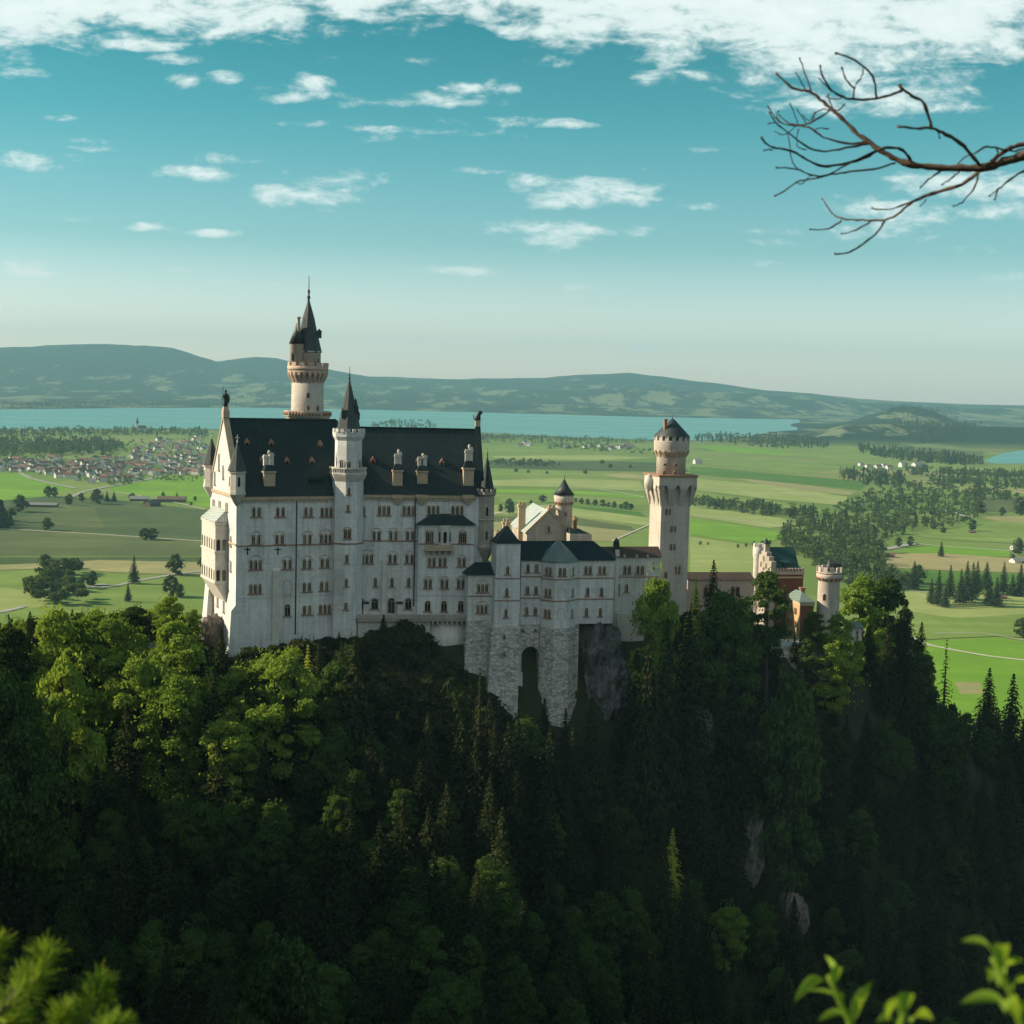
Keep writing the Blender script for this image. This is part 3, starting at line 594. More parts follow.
m = MB(); m.loft([[(-3, WD-4.5, 0), (.5, WD-4.5, 0), (.5, WD+.4, 0), (-3, WD+.4, 0)], [(-.3, WD-3.2, b.z(236, 560)), (.3, WD-3.2, b.z(236, 560)), (.3, WD+.2, b.z(236, 560)), (-.3, WD+.2, b.z(236, 560))]]); b.part('buttress', m, LIME)
drain(b, 296.7, 497, 634)
rh = roof_hit(FWst, b.zb, zeW-.35, zrW, WD/2+.6)
for px, py in ((247, 447.5), (271.3, 448), (320, 449), (262, 465), (287, 466), (312, 466)): dormer(b, px, py, rh)
chimney(b, 269.5, 489, 2.7, b.F.shift(3).Z(269.5, 450)-b.zb, rh)
m = MB(); u, v, z = rh(317, 487); m.box(u-1.6, u+1.6, v, v+2.2, z, z+1.6); m.gable(u-2, u+2, v-.4, v+4.5, z+1.6, z+2.5); o = b.part('dormer', m, ROOF); m = MB(); m.box(u-.4, u+.4, v-.08, v+.1, z+.2, z+1.3); m.build('dormer_window', GLASS, o)
for px, py, n, hood in ((256.4,512,2,0),(280.3,512,2,0),(308.3,512,2,0),(326.4,512,3,0),(256,539.5,2,1),(279.4,539.3,2,1),(307.2,539,2,1),(325.6,538.6,3,1),(255.6,564.8,3,1),(287.3,564.3,2,1),(306.9,563.8,2,1),(324.7,562.8,2,1),
    (255.2,588.8,3,0),(306.7,587,2,0),(324,586,2,0),(306.9,610,2,0),(324.7,609,3,0)):
    b.win(px, py, n, .62, 2.15, 1.28 if n == 2 else 1.08, bool(hood))
b.win(287.3, 610, 1, 1.25, 2.7, sill=True)
m = MB(); u, z = b.h(287.5, 587); m.box(u-1.1, u+1.1, -.12, .02, z-1.9, z-1.65)
a0 = arch_pts(1.9, 3.3, 8, -1.6); a1 = arch_pts(1.9, 3.3, 8, -1.6, .12); vs = []; fs = []
for (p, q), (r_, s_) in zip(a0, a1): vs += [(u+p, -.1, z+q), (u+r_, -.1, z+s_), (u+r_, .02, z+s_)]
for i in range(len(a0)-1): fs += [(3*i, 3*i+3, 3*i+4, 3*i+1), (3*i+1, 3*i+4, 3*i+5, 3*i+2)]
m.add(vs, fs); b.part('blind_arch', m, TAN)
for px in (247.3, 277.8):
    u, z = b.h(px, 551.5); m = MB(); m.box(u-.75, u+.75, -.12, -.01, z+.35, z+.6); m.box(u-.14, u+.14, -.12, -.01, z-.8, z+.35); m.box(u-.14, u+.14, -.12, -.01, z+.6, z+.95); b.part('wall_anchor', m, METAL)
# west face
Fw = b.face(0, 0, -math.pi/2)
yo0, yo1 = -Fw.U(227.5, 550), min(-Fw.U(209.5, 550), WD-3.4); zo0, zo1, zo2 = b.z(230, 583, 8), b.z(230, 522, 8), b.z(230, 512.5, 8)
m = MB(); xo = -2.9
m.box(xo, .0, yo0, yo1, zo0, zo1); m.loft([[(-.2, yo0+.5, zo0-4.6), (0, yo0+.5, zo0-4.6), (0, yo1-.5, zo0-4.6), (-.2, yo1-.5, zo0-4.6)], [(xo, yo0, zo0), (0, yo0, zo0), (0, yo1, zo0), (xo, yo1, zo0)]])
o = b.part('oriel', m, WHITE)
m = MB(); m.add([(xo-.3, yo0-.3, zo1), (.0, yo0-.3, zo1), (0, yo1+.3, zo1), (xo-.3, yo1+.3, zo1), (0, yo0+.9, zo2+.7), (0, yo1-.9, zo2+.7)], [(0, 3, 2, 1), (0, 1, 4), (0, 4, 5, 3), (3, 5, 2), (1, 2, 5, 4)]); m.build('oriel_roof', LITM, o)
m = MB(); zm = (zo0+zo1)/2
for zz in (zo0, zm, zo1-.5): m.box(xo-.2, .0, yo0-.2, yo1+.2, zz-.1, zz+.35)
m.build('oriel_ledge', WHITE, o)
for fl, zz in enumerate((zo0+.35+1.55, zm+.35+1.5)):
    for k in range(6):
        y = yo0+1.0+(yo1-yo0-2.0)*k/5; put('window', win_meshes(1, .85, 2.6, 1, False, False, WHITE)[0], o, (xo, y, zz), -math.pi/2)
    for x in (-2.15, -.8):
        put('window', win_meshes(1, .85, 2.6, 1, False, False, WHITE)[0], o, (x, yo0, zz), 0)
for px, py in ((214, 503.5), (220, 505), (227, 507)): b.win(px, py, 2, .6, 2.0, 1.2, F=Fw, stone=WHITE)
for px, py, h in ((223.5, 472, 3.2), (215, 478, 3.2), (219.3, 462, 4.0), (212, 485, 2.6), (231, 541, 2.4), (231, 566, 2.4), (224, 606, 3.0), (218, 601, 2.6)): b.win(px, py, 1, .8, h, F=Fw, stone=WHITE)
m = MB(); yy = -Fw.U(211.5, 598); z = b.F.shift(14).Z(211, 598)-b.zb
b.win(212.5, 598, 1, 2.0, 5.6, F=Fw, stone=TAN)
# corner turrets on corbels
for y, nm in ((0.2, 0), (WD-.2, 1)):
    r = 1.85; zt0, zt1, zt2 = b.z(236, 506), b.z(236, 471), b.z(236, 443); x = .15; zc = b.z(236, 490)
    m = MB(); m.lathe(x, y, [(.3, zt0), (.9, zt0+.8), (r*1.08, zc-1.0), (r*1.08, zc-.4), (r, zc-.4), (r, zt1-.5), (r*1.12, zt1-.4), (r*1.12, zt1)], 8, math.pi/8, False); o = b.part('corner_turret', m, WHITE)
    m = MB(); m.lathe(x, y, [(r*1.2, zt1), (.12, zt2), (.05, zt2+.1)], 8, math.pi/8, False); m.build('turret_roof', SPIRE, o)
    m = MB(); m.lathe(x, y, [(.12, zt2-.3), (.2, zt2+.4), (.06, zt2+.7), (.06, zt2+1.9)], 6); m.box(x-.45, x+.45, y-.06, y+.06, zt2+1.1, zt2+1.3); m.build('finial', WHITE, o)
    for a in (0, 1):
        g, f, si = win_meshes(1, .55, 2.2, 1, False, False, TAN); put('window', g, o, (x-(r*.93 if a else 0), y-(0 if a else r*.93), (zt1+zc)/2-.2), -math.pi/2 if a else 0)
PW = b
# knight statue on the west gable
sx, sy = b.F.xy(.45, WD/2); sz = zrW+1.9+b.zb
st = thing('knight_statue', 'dark knight statue with a lance standing on the peak of the west gable', 'statue', (sx, sy, sz), THW)
m = MB(); m.loft([[(-.7, -.7, 0), (.7, -.7, 0), (.7, .7, 0), (-.7, .7, 0)], [(-.5, -.5, .9), (.5, -.5, .9), (.5, .5, .9), (-.5, .5, .9)]]); m.build('pedestal', TAN, st)
m = MB()
m.loft([[(c[0]+r*math.cos(2*math.pi*i/10)*1.0, r*.75*math.sin(2*math.pi*i/10), z) for i in range(10)] for c, r, z in (((0,), .52, .9), ((0,), .46, 1.8), ((0.02,), .42, 2.5), ((0,), .62, 3.3), ((0,), .66, 3.75), ((0,), .3, 4.05), ((0,), .17, 4.15), ((0,), .28, 4.4), ((0,), .26, 4.7), ((0,), .08, 4.95))], True)
m.tube([(-.55, 0, 3.7), (-.85, -.2, 3.0), (-.75, -.45, 2.5)], [.2, .16, .12]); m.tube([(.55, 0, 3.7), (.8, -.2, 3.1), (.6, -.5, 2.7)], [.2, .16, .12]); m.build('figure', BRONZE, st)
m = MB(); m.tube([(-.8, -.5, .95), (-.75, -.5, 5.6), (-.74, -.5, 6.1)], [.05, .05, .01]); m.build('lance', METAL, st)
m = MB(); m.loft([[(.35+x*.45, -.62, 2.3+z) for x, z in ((-1, .7), (0, .85), (1, .7), (.9, -.1), (0, -.8), (-.9, -.1))], [(.35+x*.45, -.72, 2.3+z) for x, z in ((-1, .7), (0, .85), (1, .7), (.9, -.1), (0, -.8), (-.9, -.1))]]); m.build('shield', BRONZE, st)

# ---- east wing
b = Bld('palace_wing', 'white palace wing right of the stair tower with balcony bay and three ornate chimneys', 'palace', FEst, -72)
uB = b.u(483, 540); zeE = b.z(420, 493.2); zrE = b.F.shift(WDE/2).Z(420, 428.5)-b.zb
m = MB(); m.prism([(0, .15), (uB, .15), (uB, WDE), (0, WDE)], 0, zeE); m.loft([[(uB-.9, .15, zeE), (uB, .15, zeE), (uB, WDE, zeE), (uB-.9, WDE, zeE)], [(uB-.9, WDE/2-.1, zrE+.2), (uB, WDE/2-.1, zrE+.2), (uB, WDE/2+.1, zrE+.2), (uB-.9, WDE/2+.1, zrE+.2)]])
b.part('wall', m, LIME)
m = MB(); m.gable(-1.5, uB-.95, -.5, WDE+.6, zeE-.35, zrE); m.box(-1.0, uB-1, WDE/2-.22, WDE/2+.22, zrE-.1, zrE+.22); b.part('roof', m, ROOF)
m = MB()
for s_ in (0, 1):
    y0, y1 = (0, WDE/2) if s_ == 0 else (WDE, WDE/2)
    m.loft([[(uB-1.1, y0, zeE-.3), (uB+.2, y0, zeE-.3), (uB+.2, y0, zeE+.4), (uB-1.1, y0, zeE+.4)], [(uB-1.1, y1, zrE+.1), (uB+.2, y1, zrE+.1), (uB+.2, y1, zrE+.8), (uB-1.1, y1, zrE+.8)]])
b.part('gable_coping', m, ROOF)
m = MB(); m.box(3.6, uB-2, -.30, .17, zeE-1.15, zeE-.36)
for i in range(int((uB-6.5)/.75)): m.box(4+i*.75, 4+i*.75+.34, -.24, .17, zeE-1.75, zeE-1.15)
b.part('cornice', m, TAN)
for px in (398, 422, 468): u, z = b.h(px, 498); m = MB(); m.loft([[(u-.4, -.2, z-1.6), (u+.4, -.2, z-1.6), (u+.4, .17, z-1.6), (u-.4, .17, z-1.6)], [(u-1.4, -.7, z), (u+1.4, -.7, z), (u+1.4, .17, z), (u-1.4, .17, z)], [(u-1.4, -.7, z+.8), (u+1.4, -.7, z+.8), (u+1.4, .17, z+.8), (u-1.4, .17, z+.8)]]); b.part('corbel', m, TAN)
uy0, uy1 = b.u(417.5, 560), b.u(473, 560)
band(b, 'string_course', 3.6, uy0-.02, b.z(390, 541), .26, .05, v=.15)
rh = roof_hit(FEst, b.zb, zeE-.35, zrE, WDE/2+.5)
for px, py in ((373, 465.5), (442, 467.5), (418.5, 466)): dormer(b, px, py, rh)
chimney(b, 397.7, 488, 2.3, b.F.shift(3).Z(397, 449)-b.zb, rh, 1); chimney(b, 422.3, 486, 2.5, b.F.shift(3).Z(422, 453)-b.zb, rh); chimney(b, 468.5, 488, 2.5, b.F.shift(3).Z(468, 444)-b.zb, rh, 1)
drain(b, 415.6, 495, 606)
u0, u1 = b.u(382, 585), b.u(386.5, 585); zt = b.z(384, 560); m = MB(); m.box(u0, u1, -.4, .17, 4, zt); b.part('buttress', m, WHITE)
Fb = b.F.shift(.15)
for px, py, n, hood in ((363.4,511,1,0),(384.1,510.5,3,0),(408.8,510.4,3,0),(433.4,510.2,3,0),(457.3,510.2,3,0),(361.6,535.8,1,0),(376.6,535.6,2,1),(393.3,535.5,2,1),(410,535.5,2,1),(367,558.8,3,1),(392.6,558.8,2,1),(409.5,558.8,2,1),(375.4,582,1,0),(391.9,582,1,0),(408.6,582,1,0)):
    b.win(px, py, n, .62, 2.15, 1.2 if n == 2 else 1.08, bool(hood), F=Fb)
for px, h_, w_ in ((374.8, 2.5, 1.45), (408.2, 2.5, 1.35), (361, 2.5, 1.1)): b.win(px, 603.8, 1, w_, h_, F=Fb, hood=True, stone=GREYB)
u, z = b.h(391.4, 605.5); m = MB(); m.add([(u+p, .0, z+q) for p, q in arch_pts(1.5, 3.6, 6, -1.8)], [tuple(range(9))[::-1]]); o = b.part('door', m, METAL); g, f, si = win_meshes(1, 1.55, 3.6, 1, False, False, GREYB); put('door_frame', f, o, (u, .05, z))
# projecting bay with its own hipped roof, balcony and little oriel
zb0, zb1 = b.z(445, 617), b.z(445, 524); m = MB(); m.box(uy0, uy1, -1.4, .2, zb0-6, zb1); b.part('bay_wall', m, LIME)
m = MB(); zr_ = b.z(445, 515.5); m.add([(uy0-.5, -2.0, zb1), (uy1+.5, -2.0, zb1), (uy1+.5, .1, zb1), (uy0-.5, .1, zb1), (uy0+3.2, .1, zr_+.4), (uy1-3.2, .1, zr_+.4)], [(0, 1, 5, 4), (0, 4, 3), (1, 2, 5), (0, 3, 2, 1), (3, 4, 5, 2)]); b.part('bay_roof', m, ROOF)
Fbay = b.F.shift(-1.4)
for px, py, n, hood in ((429.6,536.6,2,1),(462.6,537.3,2,1)): b.win(px, py, n, .8, 2.6, .95, bool(hood), F=Fbay)
for px, py, n, hood in ((431.8,562,2,0),(442.4,562,2,0),(461.8,562,2,1),(428,583.6,2,1),(444.4,583.6,2,1),(460.8,583.6,2,1)): b.win(px, py, n, .62, 2.15, 1.1, bool(hood), F=Fbay)
for px in (427.6, 444, 460.8): b.win(px, 606, 1, 1.25, 2.5, F=Fbay, hood=False)
m = MB(); z = b.z(445, 594.5); m.box(uy0+.02, uy1-.02, -1.48, -1.38, z-.1, z+.12); b.part('ledge', m, WHITE)
m = MB(); z = b.z(445, 543.5); m.box(uy0+.02, uy1-.02, -1.55, -1.38, z-.1, z+.12); b.part('string_course', m, REDST)
ub0, ub1, zf, zt = b.u(424, 546), b.u(453, 546), b.z(440, 549.5), b.z(440, 544); m = MB()
m.box(ub0, ub1, -2.6, -1.39, zf-.1, zf+.25); m.box(ub0, ub1, -2.6, -2.45, zf+.25, zt); um = (ub0+ub1)/2
for i in range(5): x = ub0+.5+i*(ub1-ub0-1.3)/4; m.box(x, x+.35, -2.4, -1.39, zf-.9, zf-.1)
o = b.part('balcony', m, TAN)
uo0, uo1, zo1 = b.u(437.5, 535), b.u(450.5, 535), b.z(444, 524.6); m = MB(); m.prism([(uo0, -1.39), (uo0+.7, -2.5), (uo1-.7, -2.5), (uo1, -1.39)], zf+.26, zo1-.02); o = b.part('oriel', m, WHITE)
for x, w in (((uo0+uo1)/2-.02, .8),): put('window', win_meshes(1, w, 2.7, 1, False, False, TAN)[0], o, (x, -2.5, (zf+zo1)/2+.2))
for sg, x in ((-1, uo0+.35), (1, uo1-.35)): put('window', win_meshes(1, .55, 2.4, 1, False, False, TAN)[0], o, (x, -1.95, (zf+zo1)/2+.2), sg*math.atan2(1.11, .7))
# east corner turret
r = 1.95; x, y = b.u(485.5, 560), .6; zt1, zt2 = b.z(486, 493), b.z(486, 456); zl = b.z(486, 546); m = MB()
m.lathe(x, y, [(.5, b.z(486, 562)), (r*1.08, zl-.6), (r*1.12, zl), (r, zl+.2), (r, b.z(486, 520)-.2), (r*1.1, b.z(486, 520)), (r, b.z(486, 520)+.3), (r, zt1-.8), (r*1.2, zt1-.3), (r*1.2, zt1+.3)], 8, math.pi/8, False); crenels(m, x, y, r*1.2, zt1+.3, 10, .7, .3)
o = b.part('corner_turret', m, GREYB); m = MB(); m.lathe(x, y, [(r*1.0, zt1+.3), (.08, zt2)], 8, math.pi/8, False); m.build('turret_roof', ROOF, o); m = MB(); finial(m, x, y, zt2-.2, zt2+2, .1); m.build('finial', METAL, o)
for zz in (511, 535): put('window', win_meshes(1, .5, 2.0, 1, False, False, TAN)[0], o, (x-.05, y-r*.93, b.z(486, zz)))
# terrace along the foot of the wing
ut0, ut1 = b.u(357.5, 617, -4), b.u(468, 617, -4); z1, z0 = b.z(410, 614.5, -4), b.z(410, 621, -4); m = MB(); m.box(ut0, ut1, -4.2, .3, z0-.1, z0+.5); m.box(ut0, ut1, -4.3, -3.95, z0+.5, z1)
for i in range(9): x = b.u(428, 620, -4)+i*(ut1-.4-b.u(428, 620, -4))/8; m.box(x-.2, x+.2, -4.1, -3.2, z0-.9, z0-.1)
o = b.part('terrace', m, GREYB); m = MB(); m.loft([[(x_, y_, 0) for x_, y_ in ((b.u(424, 640, -3), .2), (b.u(431, 640, -3), -2.8), (b.u(440, 640, -3), -3.7), (b.u(454, 640, -3), -3.7), (b.u(464, 640, -3), -3.0), (b.u(468, 640, -3), .2))], [(x_, y_, z0-.1) for x_, y_ in ((b.u(424, 640, -3), .2), (b.u(431, 640, -3), -2.6), (b.u(440, 640, -3), -3.4), (b.u(454, 640, -3), -3.4), (b.u(464, 640, -3), -2.8), (b.u(468, 640, -3), .2))]], True); m.build('retaining_wall', LIMED, o)
m = MB(); m.box(ut0+.2, b.u(430, 626, -3), -3.6, .3, z0-4.5, z0-.1); m.build('footing', LIMED, o)
for px in (365.5, 399.5): u, z = b.h(px, 604); m = MB(); m.box(u-.55, u+.55, -1.3, .16, z-2.6, z+.2); m.cur = 1; m.box(u-.75, u+.75, -1.5, .16, z+.2, z+.6); b.part('porch', m, [WHITE, METAL])
# lion on the east gable
lx, ly = b.F.xy(uB-.5, WDE/2); lz = zrE+.75+b.zb
li = thing('lion_statue', 'small dark lion statue sitting on the east end of the palace ridge', 'statue', (lx, ly, lz), THE)
m = MB(); m.box(-.6, .6, -.6, .6, 0, 1.5); m.build('pedestal', TAN, li); m = MB()
m.loft([[(c+r*math.cos(2*math.pi*i/10)*1.15, r*.8*math.sin(2*math.pi*i/10), z) for i in range(10)] for c, r, z in ((-.15, .72, 1.5), (-.1, .7, 1.9), (.05, .55, 2.5), (.22, .46, 3.0), (.4, .5, 3.3), (.55, .45, 3.6), (.5, .2, 3.9))], True); m.tube([(.9, 0, 3.35), (1.15, 0, 3.3)], [.28, .2]); m.tube([(.45, -.2, 2.6), (.55, -.2, 1.5)], [.2, .16]); m.tube([(.45, .2, 2.6), (.55, .2, 1.5)], [.2, .16]); m.tube([(-.7, 0, 1.7), (-1.1, 0, 2.2), (-1.0, 0, 2.8)], [.12, .1, .12]); m.build('figure', BRONZE, li)

# ---- octagonal stair tower
c0 = FWst.xy(uK, -.4); Fst = Face(c0-FEst.n*3.5, R(21)); b = Bld('stair_tower', 'slender octagonal white stair tower with dark cone roof in front of the palace', 'tower', Face(c0, R(21)), -72)
def tz(py, px=347): return Fst.Z(px, py)-b.zb
r8 = 3.72; PH = math.pi/8
m = MB(); m.lathe(0, 0, [(r8*1.06, 0), (r8*1.03, tz(640)), (r8, tz(596)), (r8*.985, tz(473.5))], 8, PH, False); b.part('shaft', m, LIME)
m = MB(); m.lathe(0, 0, [(r8*.985, tz(482)), (r8*1.12, tz(477.5)), (r8*1.2, tz(474.5)), (r8*1.2, tz(473)), (r8*.8, tz(473))], 8, PH, False)
for i in range(40):
    a = 2*math.pi*i/40; f = math.cos(math.pi/8)/math.cos(((a-PH) % (math.pi/4))-math.pi/8); m.box(*(lambda x, y: (x-.12, x+.12, y-.12, y+.12))(r8*1.15*f*math.cos(a), r8*1.15*f*math.sin(a)), tz(473), tz(469.3))
m.lathe(0, 0, [(r8*1.2, tz(469.3)), (r8*1.2, tz(468)), (r8*1.06, tz(468)), (r8*1.06, tz(469.3))], 8, PH, False); b.part('balcony', m, WHITE)
m = MB(); m.lathe(0, 0, [(r8*.86, tz(474)), (r8*.86, tz(441)), (r8*1.0, tz(437)), (r8*1.04, tz(433)), (r8*1.04, tz(432.5))], 8, PH, False); crenels(m, 0, 0, r8*1.03, tz(432.5), 16, tz(429)-tz(432.5), .35); b.part('upper_shaft', m, LIME)
m = MB(); m.lathe(0, 0, [(r8*.84, tz(433)), (r8*.78, tz(431)), (r8*.40, tz(404)), (.12, tz(379))], 8, PH, False); o = b.part('roof', m, SPIRE)
m = MB(); finial(m, 0, 0, tz(381), tz(366.5), .16); m.build('finial', METAL, o)
for a, py in ((-.5, 412), (.1, 407), (-.2, 419), (-2.6, 417)):
    rr = r8*(.40+(.78-.40)*(py-404)/27)*.96 if py > 404 else r8*.4; x, y = rr*math.cos(a), rr*math.sin(a); z = tz(py); m = MB(); m.box(x-.3, x+.3, y-.3, y+.3, z-.3, z+.9); m.pyramid([(x-.4, y-.4), (x+.4, y-.4), (x+.4, y+.4), (x-.4, y+.4)], z+.9, (x, y, z+2.2)); m.build('dormer', METAL, o)
F0 = b.F.shift(-r8*math.cos(PH)*.995); F1 = b.F.shift(-r8*.86*math.cos(PH))
b.win(348.6, 466, 1, .9, 1.9, F=F1, stone=WHITE, hood=True, sill=False)
for k in (-1, 1):
    Fk = Face(b.F.xy(0)+np.array([math.sin(b.F.th+k*math.pi/4), -math.cos(b.F.th+k*math.pi/4)])*r8*.86*math.cos(PH), b.F.th+k*math.pi/4); b.win(0, 0, 1, .9, 1.9, F=Fk, stone=WHITE, hood=True, sill=False, at_=(0, tz(464.5)))
for px, py, w_, h_ in ((348.6,491,.6,1.5),(347.9,508,.5,1.5),(346.6,558.7,.6,1.9),(346.1,582.4,.6,1.8),(345.7,606,.75,1.6)): b.win(px, py, 1, w_, h_, F=F0)
b.win(347.2, 533.8, 2, .65, 2.1, .95, True, F=F0, stone=TAN)
m = MB(); m.lathe(0, 0, [(r8*1.0, tz(544.8)), (r8*1.035, tz(544.5)), (r8*1.035, tz(543.5)), (r8*.99, tz(543.2))], 8, PH, False); b.part('string_course', m, REDST)

# ---- the tallest tower, on the north side
c0 = at(307.5, 400, 376)[:2]; b = Bld('tall_tower', 'tallest round castle tower with side turret and pointed dark spire behind the palace', 'tower', Face(c0, R(22)), -70)
Fc = Face(c0, 0.0)
def tz(py, px=307): return Fc.Z(px, py)-b.zb
q = 376/FPX*1.0
m = MB(); m.lathe(0, 0, [(16.4*q, 0), (16.4*q, tz(419)), (16.2*q, tz(412)), (15.7*q, tz(374))], 24); b.part('shaft', m, BEIGE)
m = MB(); r = 23*q; m.lathe(0, 0, [(r*.95, tz(432)), (r*.95, tz(418)), (r*1.03, tz(416)), (r*1.03, tz(410.8)), (r*.9, tz(410.8)), (r*.9, tz(415))], 8, PH, False); o = b.part('lower_gallery', m, BEIGE); m = MB()
for i in range(8):
    a = PH+2*math.pi*(i+.5)/8; rr = r*1.03*math.cos(PH)+.05; x, y = rr*math.cos(a), rr*math.sin(a); t_ = np.array([-math.sin(a), math.cos(a)])
    for k in (-2, -1, 0, 1, 2): p = np.array([x, y])+t_*k*r*.15; m.lathe(p[0], p[1], [(.28, tz(415)), (.28, tz(411.8))], 6)
m.build('parapet_carving', REDST, o)
m = MB(); r0, r1 = 15.7*q, 20*q; m.lathe(0, 0, [(r0, tz(376)), (r1, tz(372.5)), (r1, tz(371)), (r0*.8, tz(371))], 24); machic(m, 0, 0, r0, r1, tz(383), tz(372.5), 22); b.part('corbel_ring', m, PINK)
m = MB(); m.lathe(0, 0, [(r1, tz(371)), (r1*1.02, tz(366)), (r1*.93, tz(366)), (r1*.93, tz(371))], 24); crenels(m, 0, 0, r1*1.03, tz(366), 14, tz(362.6)-tz(366), .4); b.part('parapet', m, PINK)
m = MB(); m.lathe(0, 0, [(12.6*q, tz(372)), (12.6*q, tz(352.5)), (13.2*q, tz(352)), (13.2*q, tz(351))], 20); b.part('upper_shaft', m, BEIGE)
m = MB(); m.lathe(0, 0, [(13.9*q, tz(352.5)), (8.2*q, tz(329)), (6.0*q, tz(318)), (1.3*q, tz(302))], 8, PH, False); o = b.part('spire', m, SPIRE); m = MB(); finial(m, 0, 0, tz(302), tz(276), .24); m.build('finial', METAL, o)
x, y = 10.5*q, -2.0*q; m = MB(); z = tz(333); m.box(x-.5, x+.5, y-.5, y+.5, z-1.2, z+.3); m.pyramid([(x-.7, y-.7), (x+.7, y-.7), (x+.7, y+.7), (x-.7, y+.7)], z+.3, (x, y, z+1.2)); m.build('dormer', SPIRE, o)
dxy = np.array(at(297.3, 355, 374)[:2]); x, y = b.loc(dxy); m = MB(); m.lathe(x, y, [(7.6*q, tz(373)), (7.6*q, tz(345.5)), (8.2*q, tz(345)), (8.2*q, tz(344))], 14); o = b.part('side_turret', m, BEIGE); m = MB(); m.lathe(x, y, [(8.6*q, tz(344.4)), (3.6*q, tz(331)), (.5*q, tz(322))], 14); m.build('turret_roof', SPIRE, o)
m = MB(); x2, y2 = x+.1, y-.6; m.box(x2-.35, x2+.35, y2-.35, y2+.35, tz(334), tz(319)); m.box(x2-.5, x2+.5, y2-.5, y2+.5, tz(319), tz(317.5)); m.build('chimney', TAN, o)
Ft = Face(dxy-np.array([0, 7.5*q]), 0.0)
for px, py in ((293.2, 356.8), (302.8, 356)): b.win(px, py, 1, .6, 1.9, F=Ft if px < 300 else Face(dxy-np.array([-5, 5.6])*q, .7), sill=False)
Fs = Face(c0-np.array([0, 15.8*q]), 0.0)
for px, py in ((308.3, 395.2), (308.3, 408), ): b.win(px, py, 1, .7, 1.2, F=Fs, sill=False)
b.win(317.5, 408, 1, .7, 1.3, F=Face(c0+np.array([9.5, -12.8])*q, .62), sill=False)
b.win(317.5, 360.5, 1, .6, 1.4, F=Face(c0+np.array([8.5, -9.6])*q, .72), sill=False)
# ------------------------------------------------------------------ bower wing (the group of low buildings right of the palace)
THB = R(13)
# small annex against the palace
c0 = at(467.5, 600, 350)[:2]; b = Bld('annex', 'small white annex with dark hipped roof squeezed between palace and square stair turret', 'annex', Face(c0, THB), -98)
ur = b.u(496, 590); za, zbs = b.z(480, 574.5), b.z(480, 620.5); m = MB(); m.box(0, ur, 0, 11, zbs, za); b.part('wall', m, LIME)
m = MB(); m.loft([[(-1.6, -1.8, 0), (ur, -1.8, 0), (ur, 11, 0), (-1.6, 11, 0)], [(-.02, -.12, zbs+.02), (ur, -.12, zbs+.02), (ur, 11.1, zbs+.02), (-.02, 11.1, zbs+.02)]]); b.part('stone_base', m, RUB)
m = MB(); zt = b.z(485, 563, 4); m.add([(-.6, -.6, za), (ur, -.6, za), (ur, 11, za), (-.6, 11, za), (2.2, 4.5, zt), (ur, 4.5, zt), (ur, 11, zt), (2.2, 11, zt)], [(0, 3, 2, 1), (0, 1, 5, 4), (0, 4, 7, 3), (4, 5, 6, 7), (1, 2, 6, 5), (2, 3, 7, 6)]); b.part('roof', m, ROOF)
for px, py in ((482.5, 588), (481.9, 609)): b.win(px, py, 3, .6, 1.9, .95, py < 600 or True)
band(b, 'string_course', .02, ur-.4, b.z(480, 596), .24, .14)
# square stair turret
c0 = at(494.3, 600, 349.0)[:2]; b = Bld('stair_turret', 'square white stair turret with dark pyramid roof and splayed base beside the arch', 'tower', Face(c0, THB), -98)
ur = b.u(520, 600); z1, z2, z3, z4 = b.z(507, 543.5), b.z(507, 578.5), b.z(507, 600.5), b.z(507, 625.5)
m = MB(); m.box(.35, ur-.1, .3, ur, z2, z1); m.box(.12, ur-.05, .12, ur, z3, z2); m.box(0, ur, 0, ur, z4, z3); b.part('wall', m, LIME)
m = MB(); m.loft([[(-2.9, -3.4, 0), (ur-.8, -3.4, 0), (ur-.4, 8, 0), (-2.9, 8, 0)], [(-.55, -.5, z4-.5), (ur+.02, -.5, z4-.5), (ur+.02, 7.5, z4-.5), (-.55, 7.5, z4-.5)], [(-.05, -.06, z4+.02), (ur+.02, -.06, z4+.02), (ur+.02, 7.5, z4+.02), (-.05, 7.5, z4+.02)]]); b.part('stone_base', m, RUB)
m = MB(); x0, x1 = .05, ur+.15; zt = b.z(509, 526, ur/2); cx = (x0+x1)/2; m.loft([[(x0, 0, z1), (x1, 0, z1), (x1, ur+.3, z1), (x0, ur+.3, z1)], [(x0+.8, .8, z1+.9), (x1-.8, .8, z1+.9), (x1-.8, ur-.5, z1+.9), (x0+.8, ur-.5, z1+.9)], [(cx-.35, ur/2-.35, zt), (cx+.35, ur/2-.35, zt), (cx+.35, ur/2+.35, zt), (cx-.35, ur/2+.35, zt)]]); o = b.part('roof', m, ROOF)
m = MB(); finial(m, cx, ur/2, zt-.3, zt+2.2, .22); m.build('finial', TAN, o)
b.win(507.5, 570, 1, .6, 1.9, F=b.F.shift(.3)); b.win(506.8, 592, 1, .6, 1.9, F=b.F.shift(.12)); b.win(505.8, 613, 1, .6, 1.9)
band(b, 'string_course', .05, ur-.05, z2, .22, .1, v=.1); band(b, 'string_course', .0, ur, z3, .22, .12)
for py in (637, 654): b.win(504.3, py, 1, .5, 1.0, F=b.F.shift(-.5-(py-626)*.045), sill=False, stone=GREYB)
